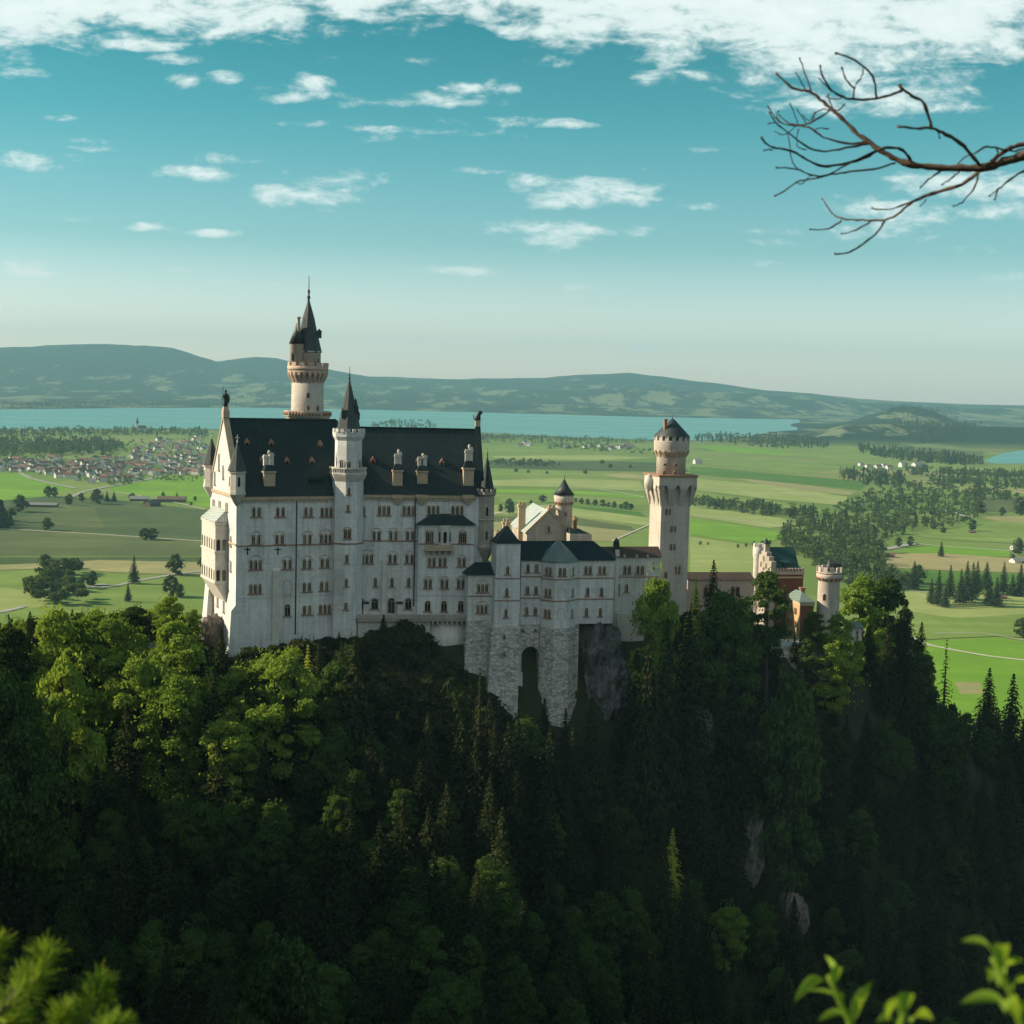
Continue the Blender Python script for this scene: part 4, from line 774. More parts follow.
# main bower: recessed wall, octagonal bay and right wall
c0 = at(520.5, 600, 353.5)[:2]; b = Bld('bower_wing', 'long low white bower wing with octagonal bay and tall dark arch in its base', 'building', Face(c0, THB), -98)
u1, u2, u3 = b.u(543.5), b.u(577.5), b.u(616)
ze, zs = b.z(530, 560), b.z(530, 624.5)
m = MB(); m.box(0, u3, 0, 9, zs, ze); b.part('wall', m, LIME)
uR = b.u(578, 660)
# rubble base with the arch cut out
aw0, aw1, az = b.u(520.8, 680), b.u(538.5, 680), b.z(529, 646.5); am = (aw0+aw1)/2; ar = (aw1-aw0)/2; zsp = az-ar
pr = [(-.4, 0), (aw0, 0), (aw0, zsp)]+[(am-ar*math.cos(math.pi*i/10), zsp+ar*math.sin(math.pi*i/10)) for i in range(1, 10)]+[(aw1, zsp), (aw1, 0), (uR-.02, 0), (uR-.02, zs), (-.4, zs)]
m = MB(); n = len(pr); m.add([(x, -.14, z) for x, z in pr]+[(x, 5.5, z) for x, z in pr], [tuple(range(n)), tuple(range(2*n-1, n-1, -1))]+[(i, i+n, (i+1) % n+n, (i+1) % n) for i in range(n)]); o = b.part('stone_base', m, RUB)
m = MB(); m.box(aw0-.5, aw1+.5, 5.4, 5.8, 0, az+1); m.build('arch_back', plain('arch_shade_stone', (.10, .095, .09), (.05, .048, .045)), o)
m = MB(); m.loft([[(aw0-1.5, -3.2, 0), (aw0+.3, -3.2, 0), (aw0+.3, 0, 0), (aw0-1.5, 0, 0)], [(aw0-1.3, -.8, b.z(520, 672)), (aw0+.2, -.8, b.z(520, 672)), (aw0+.2, -.15, b.z(520, 672)), (aw0-1.3, -.15, b.z(520, 672))]]); b.part('buttress', m, LIMED)
for px, py in ((528,568),(536.4,568),(527.4,590),(536,590),(526.6,611),(535.2,611)): b.win(px, py, 1, .7, 1.9)
for px in (521.8+1, 535.3): b.win(px, 630.5, 1, .5, .8, F=b.F.shift(-.14), sill=False, stone=GREYB)
for py in (576.5, 598): band(b, 'string_course', .02, u1, b.z(530, py), .24, .14)
for px, py, n in ((588,570,2),(602,570,2),(587.5,591.5,1),(601.4,591.5,1),(586.4,612,1),(600.2,612,1)): b.win(px, py, n, .65, 1.95, 1.1)
for py in (578, 599): band(b, 'string_course', u2-.3, u3-.02, b.z(596, py), .24, .14)
ztop = b.z(560, 540.8, 4.5)
m = MB(); m.add([(-.3, -.5, ze-.05), (u3+.5, -.5, ze-.05), (u3+.5, 9.5, ze-.05), (-.3, 9.5, ze-.05), (-.3, 4.5, ztop), (u3-4.2, 4.5, ztop)], [(0, 1, 5, 4), (2, 3, 4, 5), (0, 4, 3), (1, 2, 5), (0, 3, 2, 1)]); b.part('roof', m, ROOF)
# bay
cx, cy_, r = (u1+u2)/2-.05, 1.0, (u2-u1)/2/math.cos(math.pi/8)*1.0
zb_ = b.z(560, 628, -3); m = MB(); m.lathe(cx, cy_, [(r, zb_), (r, b.z(560, 561.5, -3))], 8, PH, False); o = b.part('bay_wall', m, LIME)
m = MB(); m.lathe(cx, cy_, [(r*1.28, 0), (r*1.2, b.z(560, 702, -4)), (r*1.12, b.z(560, 702, -4)+.01), (r*1.02, zb_)], 8, PH, False); m.build('stone_base', RUB, o)
m = MB(); zap = b.z(561, 541.5, 1.5); zee = b.z(560, 562, -3.4); m.lathe(cx, cy_, [(r*1.1, zee), (r*.62, zee+(zap-zee)*.55), (.1, zap+.5)], 8, PH, False); m.build('bay_roof', ROOF2, o)
for py in (579.5, 601): m = MB(); z = b.z(560, py, -3); m.lathe(cx, cy_, [(r, z-.12), (r*1.03, z-.12), (r*1.03, z+.12), (r, z+.12)], 8, PH, False); m.build('string_course', REDST, o)
rr = r*math.cos(PH)
for k, a in enumerate((-math.pi/4, 0, math.pi/4)):
    th = b.F.th+a; cxy = b.F.xy(cx, cy_); Fk = Face(cxy+np.array([math.sin(th), -math.cos(th)])*rr, th)
    for j, py in enumerate((571.7, 593, 613.8)):
        z = b.z(560, py, -3)
        if k == 1 and j > 0:
            m = MB(); a0 = arch_pts(1.7, 2.6, 8, -1.3); a1 = arch_pts(1.7, 2.6, 8, -1.3, .12); vs = []; fs = []
            for (p, q_), (r_, s_) in zip(a0, a1): vs += [(p, -.1, q_), (r_, -.1, s_), (r_, .02, s_)]
            for i in range(len(a0)-1): fs += [(3*i, 3*i+3, 3*i+4, 3*i+1), (3*i+1, 3*i+4, 3*i+5, 3*i+2)]
            m.add(vs, fs); x, y = b.loc(Fk.xy(0)); m.build('blind_arch', TAN, o, (x, y, z), a)
        else: b.win(0, 0, 1 if (k == 2) else 2, .62, 1.95, 1.05, F=Fk, at_=(0, z))
drain(b, 544.3, 562, 640, -.1)
# gallery towards the square tower
c0 = at(614.5, 600, 372)[:2]; b = Bld('gallery_wing', 'low white gallery with brown tiled roof joining the bower wing to the square tower', 'building', Face(c0, R(14)), -80)
u1 = b.u(662); ze = b.z(630, 557); m = MB(); m.box(-3, u1, 0, 6, 0, ze); m.box(-.05, .9, -.25, 6.2, 0, ze+1.8); b.part('wall', m, LIMED); m = MB(); m.gable(-3.2, u1+.4, -.5, 6.5, ze, b.z(630, 546.5, 3)); b.part('roof', m, BROWNR)
for px, n in ((627, 2), (640, 2)): b.win(px, 569.6, n, .75, 2.1, 1.2)
b.win(626.4, 588, 1, .7, 2.0); b.win(618.3, 590, 1, .5, 3.2, stone=GREYB, sill=False)
band(b, 'string_course', .92, u1-.3, b.z(630, 577), .24, .12); band(b, 'string_course', .92, u1-.3, b.z(630, 593.5), .2, .1, LIME)
for px in (624, 636, 647): u, z = b.h(px, 556); m = MB(); m.box(u-.25, u+.25, -.65, -.2, z-.3, z+.4); b.part('roof_bracket', m, TAN)
u, z = b.h(613.5, 546); m = MB(); m.box(-.2, 1.1, .6, 1.9, ze, ze+3.3); m.cur = 1; m.lathe(.45, 1.2, [(.75, ze+3.3), (.8, ze+3.9), (.1, ze+4.7)], 6); b.part('chimney', m, [METAL, METAL])
ter = at(616, 613, 366); b2 = Bld('court_wall', 'bright sunlit court parapet below the gallery windows', 'wall', Face(ter[:2], R(14)), -84); m = MB(); m.box(.3, 7.5, 0, 1.2, 0, ter[2]+84); b2.part('wall', m, COURT)
# knights' house behind the bower
c0 = at(527, 535, 397)[:2]; b = Bld('knights_house', 'grey gabled house with bright metal roof and chimneys behind the bower wing', 'building', Face(c0, R(9)), -62)
u1 = b.u(569.5); zE = b.z(548, 533); zA = b.z(549, 511); m = MB(); m.box(0, u1, 0, 26, -6, zE); m.loft([[(0, 0, zE), (u1, 0, zE), (u1, .6, zE), (0, .6, zE)], [(u1*.51, 0, zA), (u1*.52, 0, zA), (u1*.52, .6, zA), (u1*.51, .6, zA)]]); b.part('wall', m, GREYB)
m = MB(); m.gable(0, 1, 0, 1, 0, 1) if False else None
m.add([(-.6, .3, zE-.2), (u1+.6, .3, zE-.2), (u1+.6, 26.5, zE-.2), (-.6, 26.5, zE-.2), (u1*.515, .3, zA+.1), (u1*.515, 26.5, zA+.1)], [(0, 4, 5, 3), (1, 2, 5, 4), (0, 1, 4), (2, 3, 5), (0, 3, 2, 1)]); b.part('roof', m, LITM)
m = MB()
for a, c in (((-.5, zE-.3), (u1*.515, zA+.1)), ((u1+.5, zE-.3), (u1*.515, zA+.1))): m.loft([[(a[0], -.25, a[1]), (a[0], .7, a[1]), (a[0], .7, a[1]+.5), (a[0], -.25, a[1]+.5)], [(c[0], -.25, c[1]), (c[0], .7, c[1]), (c[0], .7, c[1]+.5), (c[0], -.25, c[1]+.5)]])
b.part('gable_coping', m, TAN)
b.win(549, 529, 1, .7, 1.7)
for px, py0, py1, v in ((521.6, 521, 504, 8), (551.5, 517, 507, 1.2), (506, 535, 521, 14), (499, 541, 532, 12)):
    u, z0 = b.h(px, py0, v); z1 = b.z(px, py1, v); m = MB(); w = .95 if px != 551.5 else 1.0
    m.box(u-w, u+w, v-.8, v+.8, min(z0, zE)-6, z1-.7); m.box(u-w*1.3, u+w*1.3, v-1, v+1, z1-.7, z1-.2); m.box(u-w*.9, u-w*.2, v-.4, v+.4, z1-.2, z1+.6); m.box(u+w*.2, u+w*.9, v-.4, v+.4, z1-.2, z1+.6); b.part('chimney', m, TAN)
c0 = at(563.5, 510, 402)[:2]; b = Bld('round_turret', 'round beige turret with flared dark cone roof behind the gabled house', 'tower', Face(c0, 0), -62); Fc = Face(c0, 0); q = 402/FPX
def tz(py, px=563): return Fc.Z(px, py)-b.zb
m = MB(); m.lathe(0, 0, [(9.0*q, -4), (8.8*q, tz(503)), (9.8*q, tz(500.5)), (9.8*q, tz(494))], 18); b.part('shaft', m, BEIGE); m = MB(); machic(m, 0, 0, 8.8*q, 10.1*q, tz(505), tz(501.5), 14); b.part('corbel_ring', m, REDST)
m = MB(); m.lathe(0, 0, [(10.9*q, tz(494.5)), (5.5*q, tz(488)), (1*q, tz(480))], 14); o = b.part('roof', m, SPIRE); m = MB(); finial(m, 0, 0, tz(480.5), tz(475), .1); m.build('finial', METAL, o)
b.win(565.5, 514, 1, .7, 1.3, F=Face(c0-np.array([0, 8.9*q]), 0), sill=False)
c0 = at(570, 535, 393)[:2]; b = Bld('low_annex', 'low building with dark hipped roof and slim chimney right of the round turret', 'building', Face(c0, R(12)), -62); u1 = b.u(592.5); zE = b.z(580, 536); m = MB(); m.box(0, u1, 0, 9, -4, zE+.5); b.part('wall', m, GREYB)
m = MB(); zt = b.z(580, 528.5, 4); m.loft([[(.3, .3, zE+.5), (u1-.3, .3, zE+.5), (u1-.3, 8.7, zE+.5), (.3, 8.7, zE+.5)], [(.6, 3, zt), (u1*.55, 3, zt), (u1*.55, 6, zt), (.6, 6, zt)]]); b.part('roof', m, ROOF)
u, z = b.h(574.7, 530, 3); m = MB(); m.lathe(u, 3, [(.55, zE), (.55, b.z(574, 521, 3)), (.8, b.z(574, 520.5, 3)), (.8, b.z(574, 519, 3)), (.1, b.z(574, 515.5, 3))], 8); b.part('chimney', m, REDST)
# ---- square tower
FT = 386.0; THT = R(16.5); c0 = at(660.2, 540, FT)[:2]; b = Bld('square_tower', 'tall square beige tower with flared arcaded head and round crenellated top', 'tower', Face(c0, THT), -82)
s = b.u(688.6, 540); zk, zh, zt = b.z(665, 504), b.z(665, 481), b.z(665, 476.5)
o_ = s*.16; m = MB(); m.prism([(0, 0), (s, 0), (s, s), (0, s)], -14, zk+5.0); b.part('shaft', m, BEIGE)
# flared head: arcade of tall pointed corbel arches under the parapet
m = MB(); m.prism([(-o_, -o_), (s+o_, -o_), (s+o_, s+o_), (-o_, s+o_)], zk+4.9, zt)
nA = 3; pw = s+2*o_
for side in range(4):
    T = Matrix.Translation((s/2, s/2, 0)) @ Matrix.Rotation(side*math.pi/2, 4, 'Z'); m.T = T
    for i in range(nA+1):
        x = -pw/2+pw*i/nA; w = pw*.085; x0, x1 = max(x-w, -pw/2), min(x+w, pw/2)
        m.loft([[(x0*.8, -s/2-.02, zk-.6), (x1*.8, -s/2-.02, zk-.6), (x1*.8, -s/2+.2, zk-.6), (x0*.8, -s/2+.2, zk-.6)], [(x0, -s/2-o_, zk+4.0), (x1, -s/2-o_, zk+4.0), (x1, -s/2+.2, zk+4.0), (x0, -s/2+.2, zk+4.0)], [(x0, -s/2-o_, zk+4.9), (x1, -s/2-o_, zk+4.9), (x1, -s/2+.2, zk+4.9), (x0, -s/2+.2, zk+4.2)]])
    for i in range(nA):                                               # spandrels turn the gaps into arches
        xa = -pw/2+pw*i/nA+pw*.085; xb = -pw/2+pw*(i+1)/nA-pw*.085; xm = (xa+xb)/2; hw = (xb-xa)/2
        for sg in (-1, 1):
            pts = [(xm+sg*hw, zk+3.3), (xm+sg*hw, zk+4.91), (xm, zk+4.91)]+[(xm+sg*hw*math.sin(a), zk+3.3+1.6*math.cos(a)) for a in (.0, .4, .8, 1.2)]
            if sg < 0: pts = pts[::-1]
            n = len(pts); m.add([(x, -s/2-o_, z) for x, z in pts]+[(x, -s/2+.1, z) for x, z in pts], [tuple(range(n)), tuple(range(2*n-1, n-1, -1))]+[(i_, i_+n, (i_+1) % n+n, (i_+1) % n) for i_ in range(n)])
m.T = None; b.part('head', m, BEIGE)
m = MB(); m.box(-o_-.25, s+o_+.25, -o_-.25, s+o_+.25, zt, zt+.45); b.part('head_coping', m, REDST)
Fx = Face(b.F.xy(s/2, s/2), 0); q = (FT+s/2)/FPX
def tz(py, px=671): return Fx.Z(px, py)-b.zb
m = MB(); r = 14.7*q; m.lathe(s/2, s/2, [(r, zt), (r, tz(457)), (r*1.04, tz(456)), (r*1.2, tz(449)), (r*1.22, tz(441)), (r*1.22, tz(440.5)), (r*.6, tz(440.5))], 24); crenels(m, s/2, s/2, r*1.22, tz(440.6), 16, tz(436)-tz(440.6), .4); o = b.part('round_top', m, BEIGE)
m = MB(); machic(m, s/2, s/2, r*1.03, r*1.235, tz(456.5), tz(450), 18); m.build('corbel_ring', TAN, o)
m = MB(); m.lathe(s/2, s/2, [(18.3*q, tz(436.8)), (17.9*q, tz(435.8)), (8.5*q, tz(426)), (3.2*q, tz(420.5)), (.4*q, tz(418.5))], 16); o = b.part('roof', m, SPIRE); m = MB(); finial(m, s/2, s/2, tz(419.5), tz(414), .1); m.build('finial', METAL, o)
x, y = b.loc(at(665.3, 424, FT+s/2-1)[:2]); m = MB(); m.box(x-.35, x+.35, y-.35, y+.35, tz(431), tz(420.5)); m.box(x-.5, x+.5, y-.5, y+.5, tz(420.5), tz(419)); m.build('chimney', REDST, o)
FL = b.face(0, 0, -math.pi/2)
for px, py, n in ((668,511.5,2),(673,529,2),(672.5,547,2),(677.5,570,2),(666.5,598,2)): b.win(px, py, n, .6, 1.7 if py < 560 else 2.2, .95, sill=False, hood=py > 560)
b.win(665.5, 575, 1, .8, 1.8, sill=False); 
Fc2 = Face(b.F.xy(s/2, s/2)-np.array([0, r]), 0)
for px, py in ((664.5, 474), (675.2, 474.6)): b.win(px, py, 1, .8, 1.6, F=Fc2, sill=False)
for px, py in ((665, 464.7), (676, 465)): b.win(px, py, 1, .8, .5, F=Fc2, sill=False)
x, y = -o_-.6, s*.55; m = MB(); m.lathe(x, y, [(.2, zh-3.2), (1.3, zh-1.6), (1.3, zh+.2), (.1, zh+1.6)], 8); b.part('bartizan', m, WHITE)
# ---- connecting wing, gatehouse and round gate tower
c0 = at(687.5, 590, 402)[:2]; b = Bld('connecting_wing', 'low pinkish wing with dark tiled roof between the square tower and the gatehouse', 'building', Face(c0, R(10)), -84); u1 = b.u(757); zE = b.z(715, 579.5); m = MB(); m.box(0, u1, 0, 7, 0, zE); b.part('wall', m, PINK); m = MB(); m.gable(-.2, u1, -.5, 7.5, zE, b.z(715, 572, 3.5)); b.part('roof', m, BROWNR)
m = MB()
for i in range(int(u1/1.3)): m.box(i*1.3+.3, i*1.3+.5, -.45, 3.2, zE+.1, zE+.3)
for px in (735, 708): b.win(px, 591.5, 2, .9, 2.6, 1.4, stone=REDST)
c0 = at(771, 570, 408)[:2]; THG = R(12); b = Bld('gatehouse', 'red brick gatehouse with stepped stone gable and green copper roof', 'gatehouse', Face(c0, THG), -84)
u1 = b.u(806); v1 = 11; zE = b.z(785, 569.5); zR_ = b.z(785, 547, v1/2)
ug = 1.5; m = MB(); m.box(ug, u1, 0, v1, 0, zE-1.4); o = b.part('brick_wall', m, BRICK)
m = MB(); m.box(ug, u1+.2, -.25, v1+.2, zE-1.4, zE-.6); 
n = 9
for i in range(n): x = ug+(u1-ug)*(i+.1)/n; m.box(x, x+(u1-ug)/n*.55, -.25, .3, zE-.6, zE+.4); m.box(u1-.3, u1+.2, v1*(i+.1)/n, v1*(i+.65)/n, zE-.6, zE+.4)
b.part('battlement', m, PINK); band(b, 'string_course', ug, u1+.1, zE-2.2, .5, .2, YELL)
m = MB(); m.gable(ug-.2, u1-.9, .4, v1-.4, zE-.3, zR_); b.part('roof', m, TEAL); u, z = b.h(786, 566, 1.5); m = MB(); m.box(u-.9, u+.9, 1.0, 3, z-.2, z+.9); m.gable(u-1.2, u+1.2, .8, 4, z+.9, z+1.7); b.part('dormer', m, TEAL)
steps = [(0, zE+2.2), (.16, zE+3.3), (.32, zE+4.4), (.44, zR_+1.0)]; m = MB(); m.box(0, ug-.02, 0, v1, 0, zE-.7); 
for f, z in steps: m.box(.0+.01*f, ug-.05-.02*f, v1*f+.01*f, v1*(1-f), zE-.7, z)
o = b.part('stepped_gable', m, GREYB)
wG = b.u(772.5)-0; F2 = b.face(0, v1*.5, 0)
FG = b.face(0, 0, -math.pi/2)
for yy, zz in ((v1/2, zE+2.4), (v1*.32, zE+.6), (v1*.68, zE+.6), (v1*.4, zE-3), (v1*.6, zE-3)): b.win(0, 0, 1, .6, 1.5, F=FG, at_=(-yy, zz), sill=False)
m = MB(); z0, z1 = zR_+1.0, b.z(770, 538, v1/2); m.pyramid([(-.3, v1/2-1.2), (1.4, v1/2-1.2), (1.4, v1/2+1.2), (-.3, v1/2+1.2)], z0, (.5, v1/2, z1)); b.part('turret_roof', m, SPIRE)
x, y = .2, v1-.4; r = 4.4*408/FPX; m = MB(); z1 = b.z(755, 551); m.lathe(x, y, [(r, 0), (r, z1-3.5), (r*1.22, z1-2.2), (r*1.22, z1)], 14); crenels(m, x, y, r*1.22, z1, 8, 1.0, .4); b.part('corner_turret', m, WHITE)
# front gate building
c0 = at(800.5, 610, 398)[:2]; b = Bld('gate_lodge', 'ochre and red brick gate lodge with verdigris hipped roof in front of the gatehouse', 'building', Face(c0, R(8)), -84); u1 = b.u(817.5); zE = b.z(808, 602); v1 = 11; m = MB(); m.box(0, u1, 0, v1, 0, zE); b.part('brick_wall', m, BRICK)
m = MB(); m.box(-.22, -.005, .05, v1, 0, zE-.1); b.part('ochre_wall', m, YELL)
FLg = b.face(-.22, 0, -math.pi/2); m = MB(); m.box(-.3, u1+.2, -.25, v1, zE-1.0, zE-.02); b.part('cornice', m, TAN)
m = MB(); zt = b.z(800, 590.5, 5.5); m.add([(-.7, -.6, zE), (u1+.5, -.6, zE), (u1+.5, v1+.5, zE), (-.7, v1+.5, zE), (u1*.35, 3.2, zt), (u1*.35, v1-3, zt)], [(0, 1, 4), (1, 2, 5, 4), (2, 3, 5), (3, 0, 4, 5), (0, 3, 2, 1)]); b.part('roof', m, VERD)
for y in (3.2, 6, 8.8):
    for z in (zE-3, zE-6.5): b.win(0, 0, 2, .6, 1.7, .9, F=FLg, at_=(-y, z), sill=False, stone=REDST)
u, z = b.h(802, 595, 5); m = MB(); m.box(u-.6, u+.6, 4.4, 5.6, zE, b.z(802, 588.5, 5)); m.box(u-.8, u+.8, 4.2, 5.8, b.z(802, 588.5, 5), b.z(802, 587.5, 5)); b.part('chimney', m, REDST)
c0 = at(828.2, 600, 402)[:2]; b = Bld('gate_tower', 'round beige gate tower with red corbelled battlement and small cone roof', 'tower', Face(c0, 0), -86); Fx = Face(c0, 0); q = 402/FPX
def tz(py, px=828): return Fx.Z(px, py)-b.zb
r = 11.0*q; m = MB(); m.lathe(0, 0, [(r*1.1, 0), (r*1.02, tz(612)), (r*.97, tz(580)), (r*1.16, tz(576.5)), (r*1.16, tz(571.5)), (r*.6, tz(571.5))], 24); crenels(m, 0, 0, r*1.16, tz(571.6), 11, tz(566.5)-tz(571.6), .5); b.part('shaft', m, BEIGE)
m = MB(); machic(m, 0, 0, r*.98, r*1.19, tz(580.5), tz(576.8), 16); m.lathe(0, 0, [(r*1.16, tz(573.2)), (r*1.19, tz(573)), (r*1.19, tz(572.2)), (r*1.16, tz(572))], 24); b.part('corbel_ring', m, REDST)
m = MB(); x = 1.3*q; m.lathe(x*0+.3, 1, [(5.2*q, tz(572)), (4.6*q, tz(568)), (.3*q, tz(557.5))], 10); m.box(.6, 3.0, -.6, 1.4, tz(572), tz(563.5)); m.gable(.3, 3.2, -1.0, 1.8, tz(563.5), tz(561)); b.part('roof', m, SPIRE)
b.win(824.3, 597.5, 1, .6, 1.7, F=Face(c0-np.array([0, r]), 0), sill=False, stone=REDST)
# courtyard below the gate and a small white hut to its right
cc = at(782, 645, 388); sheet_pts = [at(x, y, 388+(655-y)*.45) for x, y in ((766, 652), (800, 654), (803, 630), (768, 628))]
m = MB(); zc = cc[2]; m.box(-11, 8, -2, 9, zc-9, zc); 
for i in range(5): m.box(-3+.0, 5, -2-.5*(i+1), -2-.5*i, zc-9, zc-.25*(i+1))
fc = thing('gate_forecourt', 'pale paved forecourt with steps and parapet below the ochre lodge', 'terrace', (cc[0], cc[1], 0), R(8)); m.build('paving', COURT, fc); 
for xa, xb in ((-11, -3.1), (5.1, 12.5)): m = MB(); m.box(xa, xb, -2.3, -1.98, zc-9, zc+.9); m.build('parapet', WHITE, fc)
c0 = at(852.5, 628, 400)[:2]; b = Bld('small_hut', 'small white hut with grey roof among the trees right of the round gate tower', 'hut', Face(c0, R(10)), -90); u1 = b.u(867); zE = b.z(860, 628); m = MB(); m.box(0, u1, 0, 5, 0, zE); b.part('wall', m, WHITE); m = MB(); m.gable(-.4, u1+.4, -.5, 5.5, zE, b.z(860, 622, 2.5)); b.part('roof', m, ROOF2)
for px in (857, 863): b.win(px, 632, 1, .7, 1.0, sill=False)
# ------------------------------------------------------------------ trees
BARK = plain('bark', (.075, .06, .045), (.04, .032, .025), scale=2)
LEAF_A = leaf_mat('broad_leaves', (.125, .205, .05), (.012, .027, .014), .4)
LEAF_B = leaf_mat('dark_needles', (.056, .070, .027), (.013, .019, .009), .25)
LEAF_C = leaf_mat('sunlit_leaves', (.30, .40, .07), (.12, .21, .035), .42)  # lit copy of the broad leaves, sunlight put into the colour
LEAF_D = leaf_mat('brown_scrub', (.075, .085, .034), (.022, .030, .013), .25)
LEAF_F = leaf_mat('far_leaves', (.12, .155, .05), (.045, .07, .025), .3, .15)
LEAF_G = leaf_mat('far_needles', (.055, .08, .03), (.022, .036, .015), .2, .15)
G = np.random.default_rng(11)
def unit(v): return v/np.maximum(np.linalg.norm(v, axis=-1, keepdims=True), 1e-6)
def leaf_quads(g, P, Nn, size, asp=.62):
    n = len(P); t = unit(np.cross(Nn, unit(g.normal(size=(n, 3))))); s_ = np.cross(Nn, t)
    L_ = size*g.uniform(.6, 1.35, (n, 1)); a = t*L_; c = s_*L_*asp
    return np.stack([P-a, P-c*.9+a*.15, P+a, P+c*.9+a*.1], 1)
def clumps(g, C, Rr, n, size, rnd_=.75, up=.25, shell=.55):
    k = len(C); d = unit(g.normal(size=(k, n, 3))); d[..., 2] = np.where(d[..., 2] < -.45, -d[..., 2]*.6, d[..., 2]); d = unit(d)
    rr = g.uniform(shell, 1.08, (k, n, 1)); P = C[:, None]+d*rr*Rr[:, None]
    Nn = unit(d+g.normal(size=d.shape)*rnd_+np.array([0, 0, up])); return leaf_quads(g, P.reshape(-1, 3), Nn.reshape(-1, 3), size)
def crown_shape(kind, f):
    if kind == 0: return math.sin(math.pi*min(1, max(0, (f+.10)/1.14)))**.75
    return (1-f)**.7*min(1, .35+f*4)
def make_broad(seed, Hh, Rw, leaf, n=150, size=.55, k=34, low=.14):
    g = np.random.default_rng(seed); C = []; Rr = []
    lean = g.normal(size=2)*.05*Hh
    while len(C) < k:
        f = g.uniform(0, 1)**.85; a = g.uniform(0, 2*math.pi); rr = Rw*crown_shape(0, f)*g.uniform(.25, .88)
        z = Hh*(low+(1-low)*f*.92); C.append((rr*math.cos(a)+lean[0]*f, rr*math.sin(a)+lean[1]*f, z)); s_ = Rw*g.uniform(.15, .31); Rr.append((s_, s_, s_*g.uniform(.55, .85)))
    C = np.array(C); q = clumps(g, C, np.array(Rr), n, size)
    # a thin fill of single sprays breaks the outline
    m_ = 260; f = g.uniform(.1, 1.03, m_); a = g.uniform(0, 2*math.pi, m_); r_ = np.array([Rw*crown_shape(0, min(.98, x)) for x in f])*g.uniform(.6, 1.12, m_)
    P = np.stack([r_*np.cos(a), r_*np.sin(a), Hh*(low+(1-low)*f)], 1); q = np.concatenate([q, leaf_quads(g, P, unit(g.normal(size=P.shape)+np.array([0, 0, .5])), size)])
    m = MB(); m.tube([(0, 0, -1.5), (lean[0]*.1, lean[1]*.1, Hh*.25), (lean[0]*.5, lean[1]*.5, Hh*.55), (lean[0], lean[1], Hh*.85)], [.022*Hh, .017*Hh, .011*Hh, .003*Hh], 7)
    for c in C[:9]: z0 = max(Hh*.15, c[2]*.6); m.tube([(lean[0]*z0/Hh, lean[1]*z0/Hh, z0), tuple((np.array([lean[0]*z0/Hh, lean[1]*z0/Hh, z0])+c)/2+np.array([0, 0, .4])), tuple(c)], [.009*Hh, .006*Hh, .002*Hh], 5)
    return quads_mesh('crown', q, leaf), m.mesh('trunk', BARK), Hh
def make_spruce(seed, Hh, Rw, leaf, whorls=30, per=10, size=.55, low=.1, sparse=0):
    g = np.random.default_rng(seed); P = []; Nn = []; T = []; SZ = []
    for i in range(whorls):
        f = i/(whorls-1); z = Hh*(low+(1-low)*f); Lm = Rw*((1-f)**.82*(1 if f > .12 else .75+2*f)+.02); np_ = max(4, int(per*(1-.5*f)))
        a0 = g.uniform(0, 6.3)
        for k in range(np_):
            if g.uniform() < sparse: continue
            a = a0+2*math.pi*k/np_+g.normal()*.2; Lb = Lm*g.uniform(.66, 1.12); ns = max(3, int(Lb/size*1.9))
            for j in range(ns):
                u = (j+.6)/ns; r_ = Lb*u; zz = z+.12*Lb*u-.42*Lb*u*u+g.normal()*.12; w = g.normal()*.22*Lb*(u*.6+.2)
                P.append((r_*math.cos(a)-w*math.sin(a), r_*math.sin(a)+w*math.cos(a), zz)); T.append((math.cos(a), math.sin(a), -.35-.5*u)); SZ.append(size*(1.1-.45*u)*(1.0-.35*f))
    P = np.array(P); T = unit(np.array(T)+g.normal(size=P.shape)*.3); SZ = np.array(SZ)[:, None]; n = len(P)
    side = unit(np.cross(T, np.array([0, 0, 1.0])+g.normal(size=P.shape)*.45)); a = T*SZ; c = side*SZ*.62
    q = np.stack([P-a*.8, P-c, P+a*1.15, P+c], 1)
    m = MB(); m.tube([(0, 0, -1.5), (0, 0, Hh*.5), (0, 0, Hh*.99)], [.016*Hh, .010*Hh, .001*Hh], 7)
    return quads_mesh('crown', q, leaf), m.mesh('trunk', BARK), Hh
BROAD = [make_broad(i, h, r, LEAF_A, 200, .31, int(k*2.3)) for i, (h, r, k) in enumerate([(20, 6.5, 36), (22, 7.2, 42), (17, 6.0, 32), (24, 6.6, 42), (19, 5.4, 30), (21, 8.0, 46)])]
SPRU = [make_spruce(20+i, h, r, LEAF_B, w, p, .62) for i, (h, r, w, p) in enumerate([(26, 6.3, 38, 15), (23, 5.8, 34, 14), (29, 6.6, 42, 15), (20, 5.4, 30, 13), (25, 5.0, 36, 13)])]
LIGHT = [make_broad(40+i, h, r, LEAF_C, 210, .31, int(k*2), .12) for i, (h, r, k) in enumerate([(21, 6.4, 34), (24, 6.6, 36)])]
LEAF_Y = leaf_mat('sunlit_larch_needles', (.55, .55, .09), (.30, .36, .05), .42)  # sun falling on the gorge larch is put into this needle colour
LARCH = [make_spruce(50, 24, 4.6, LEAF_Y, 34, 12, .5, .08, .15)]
TALLB = [make_broad(61, 27, 6.0, LEAF_A, 190, .3, 60, .36)]
BARE = [make_spruce(62, 26, 3.4, LEAF_D, 26, 8, .5, .1, .35)]
SCRUB = [make_broad(70+i, h, r, LEAF_D, 100, .34, int(k*2), .02) for i, (h, r, k) in enumerate([(6, 3.6, 18), (8, 4.2, 22)])]
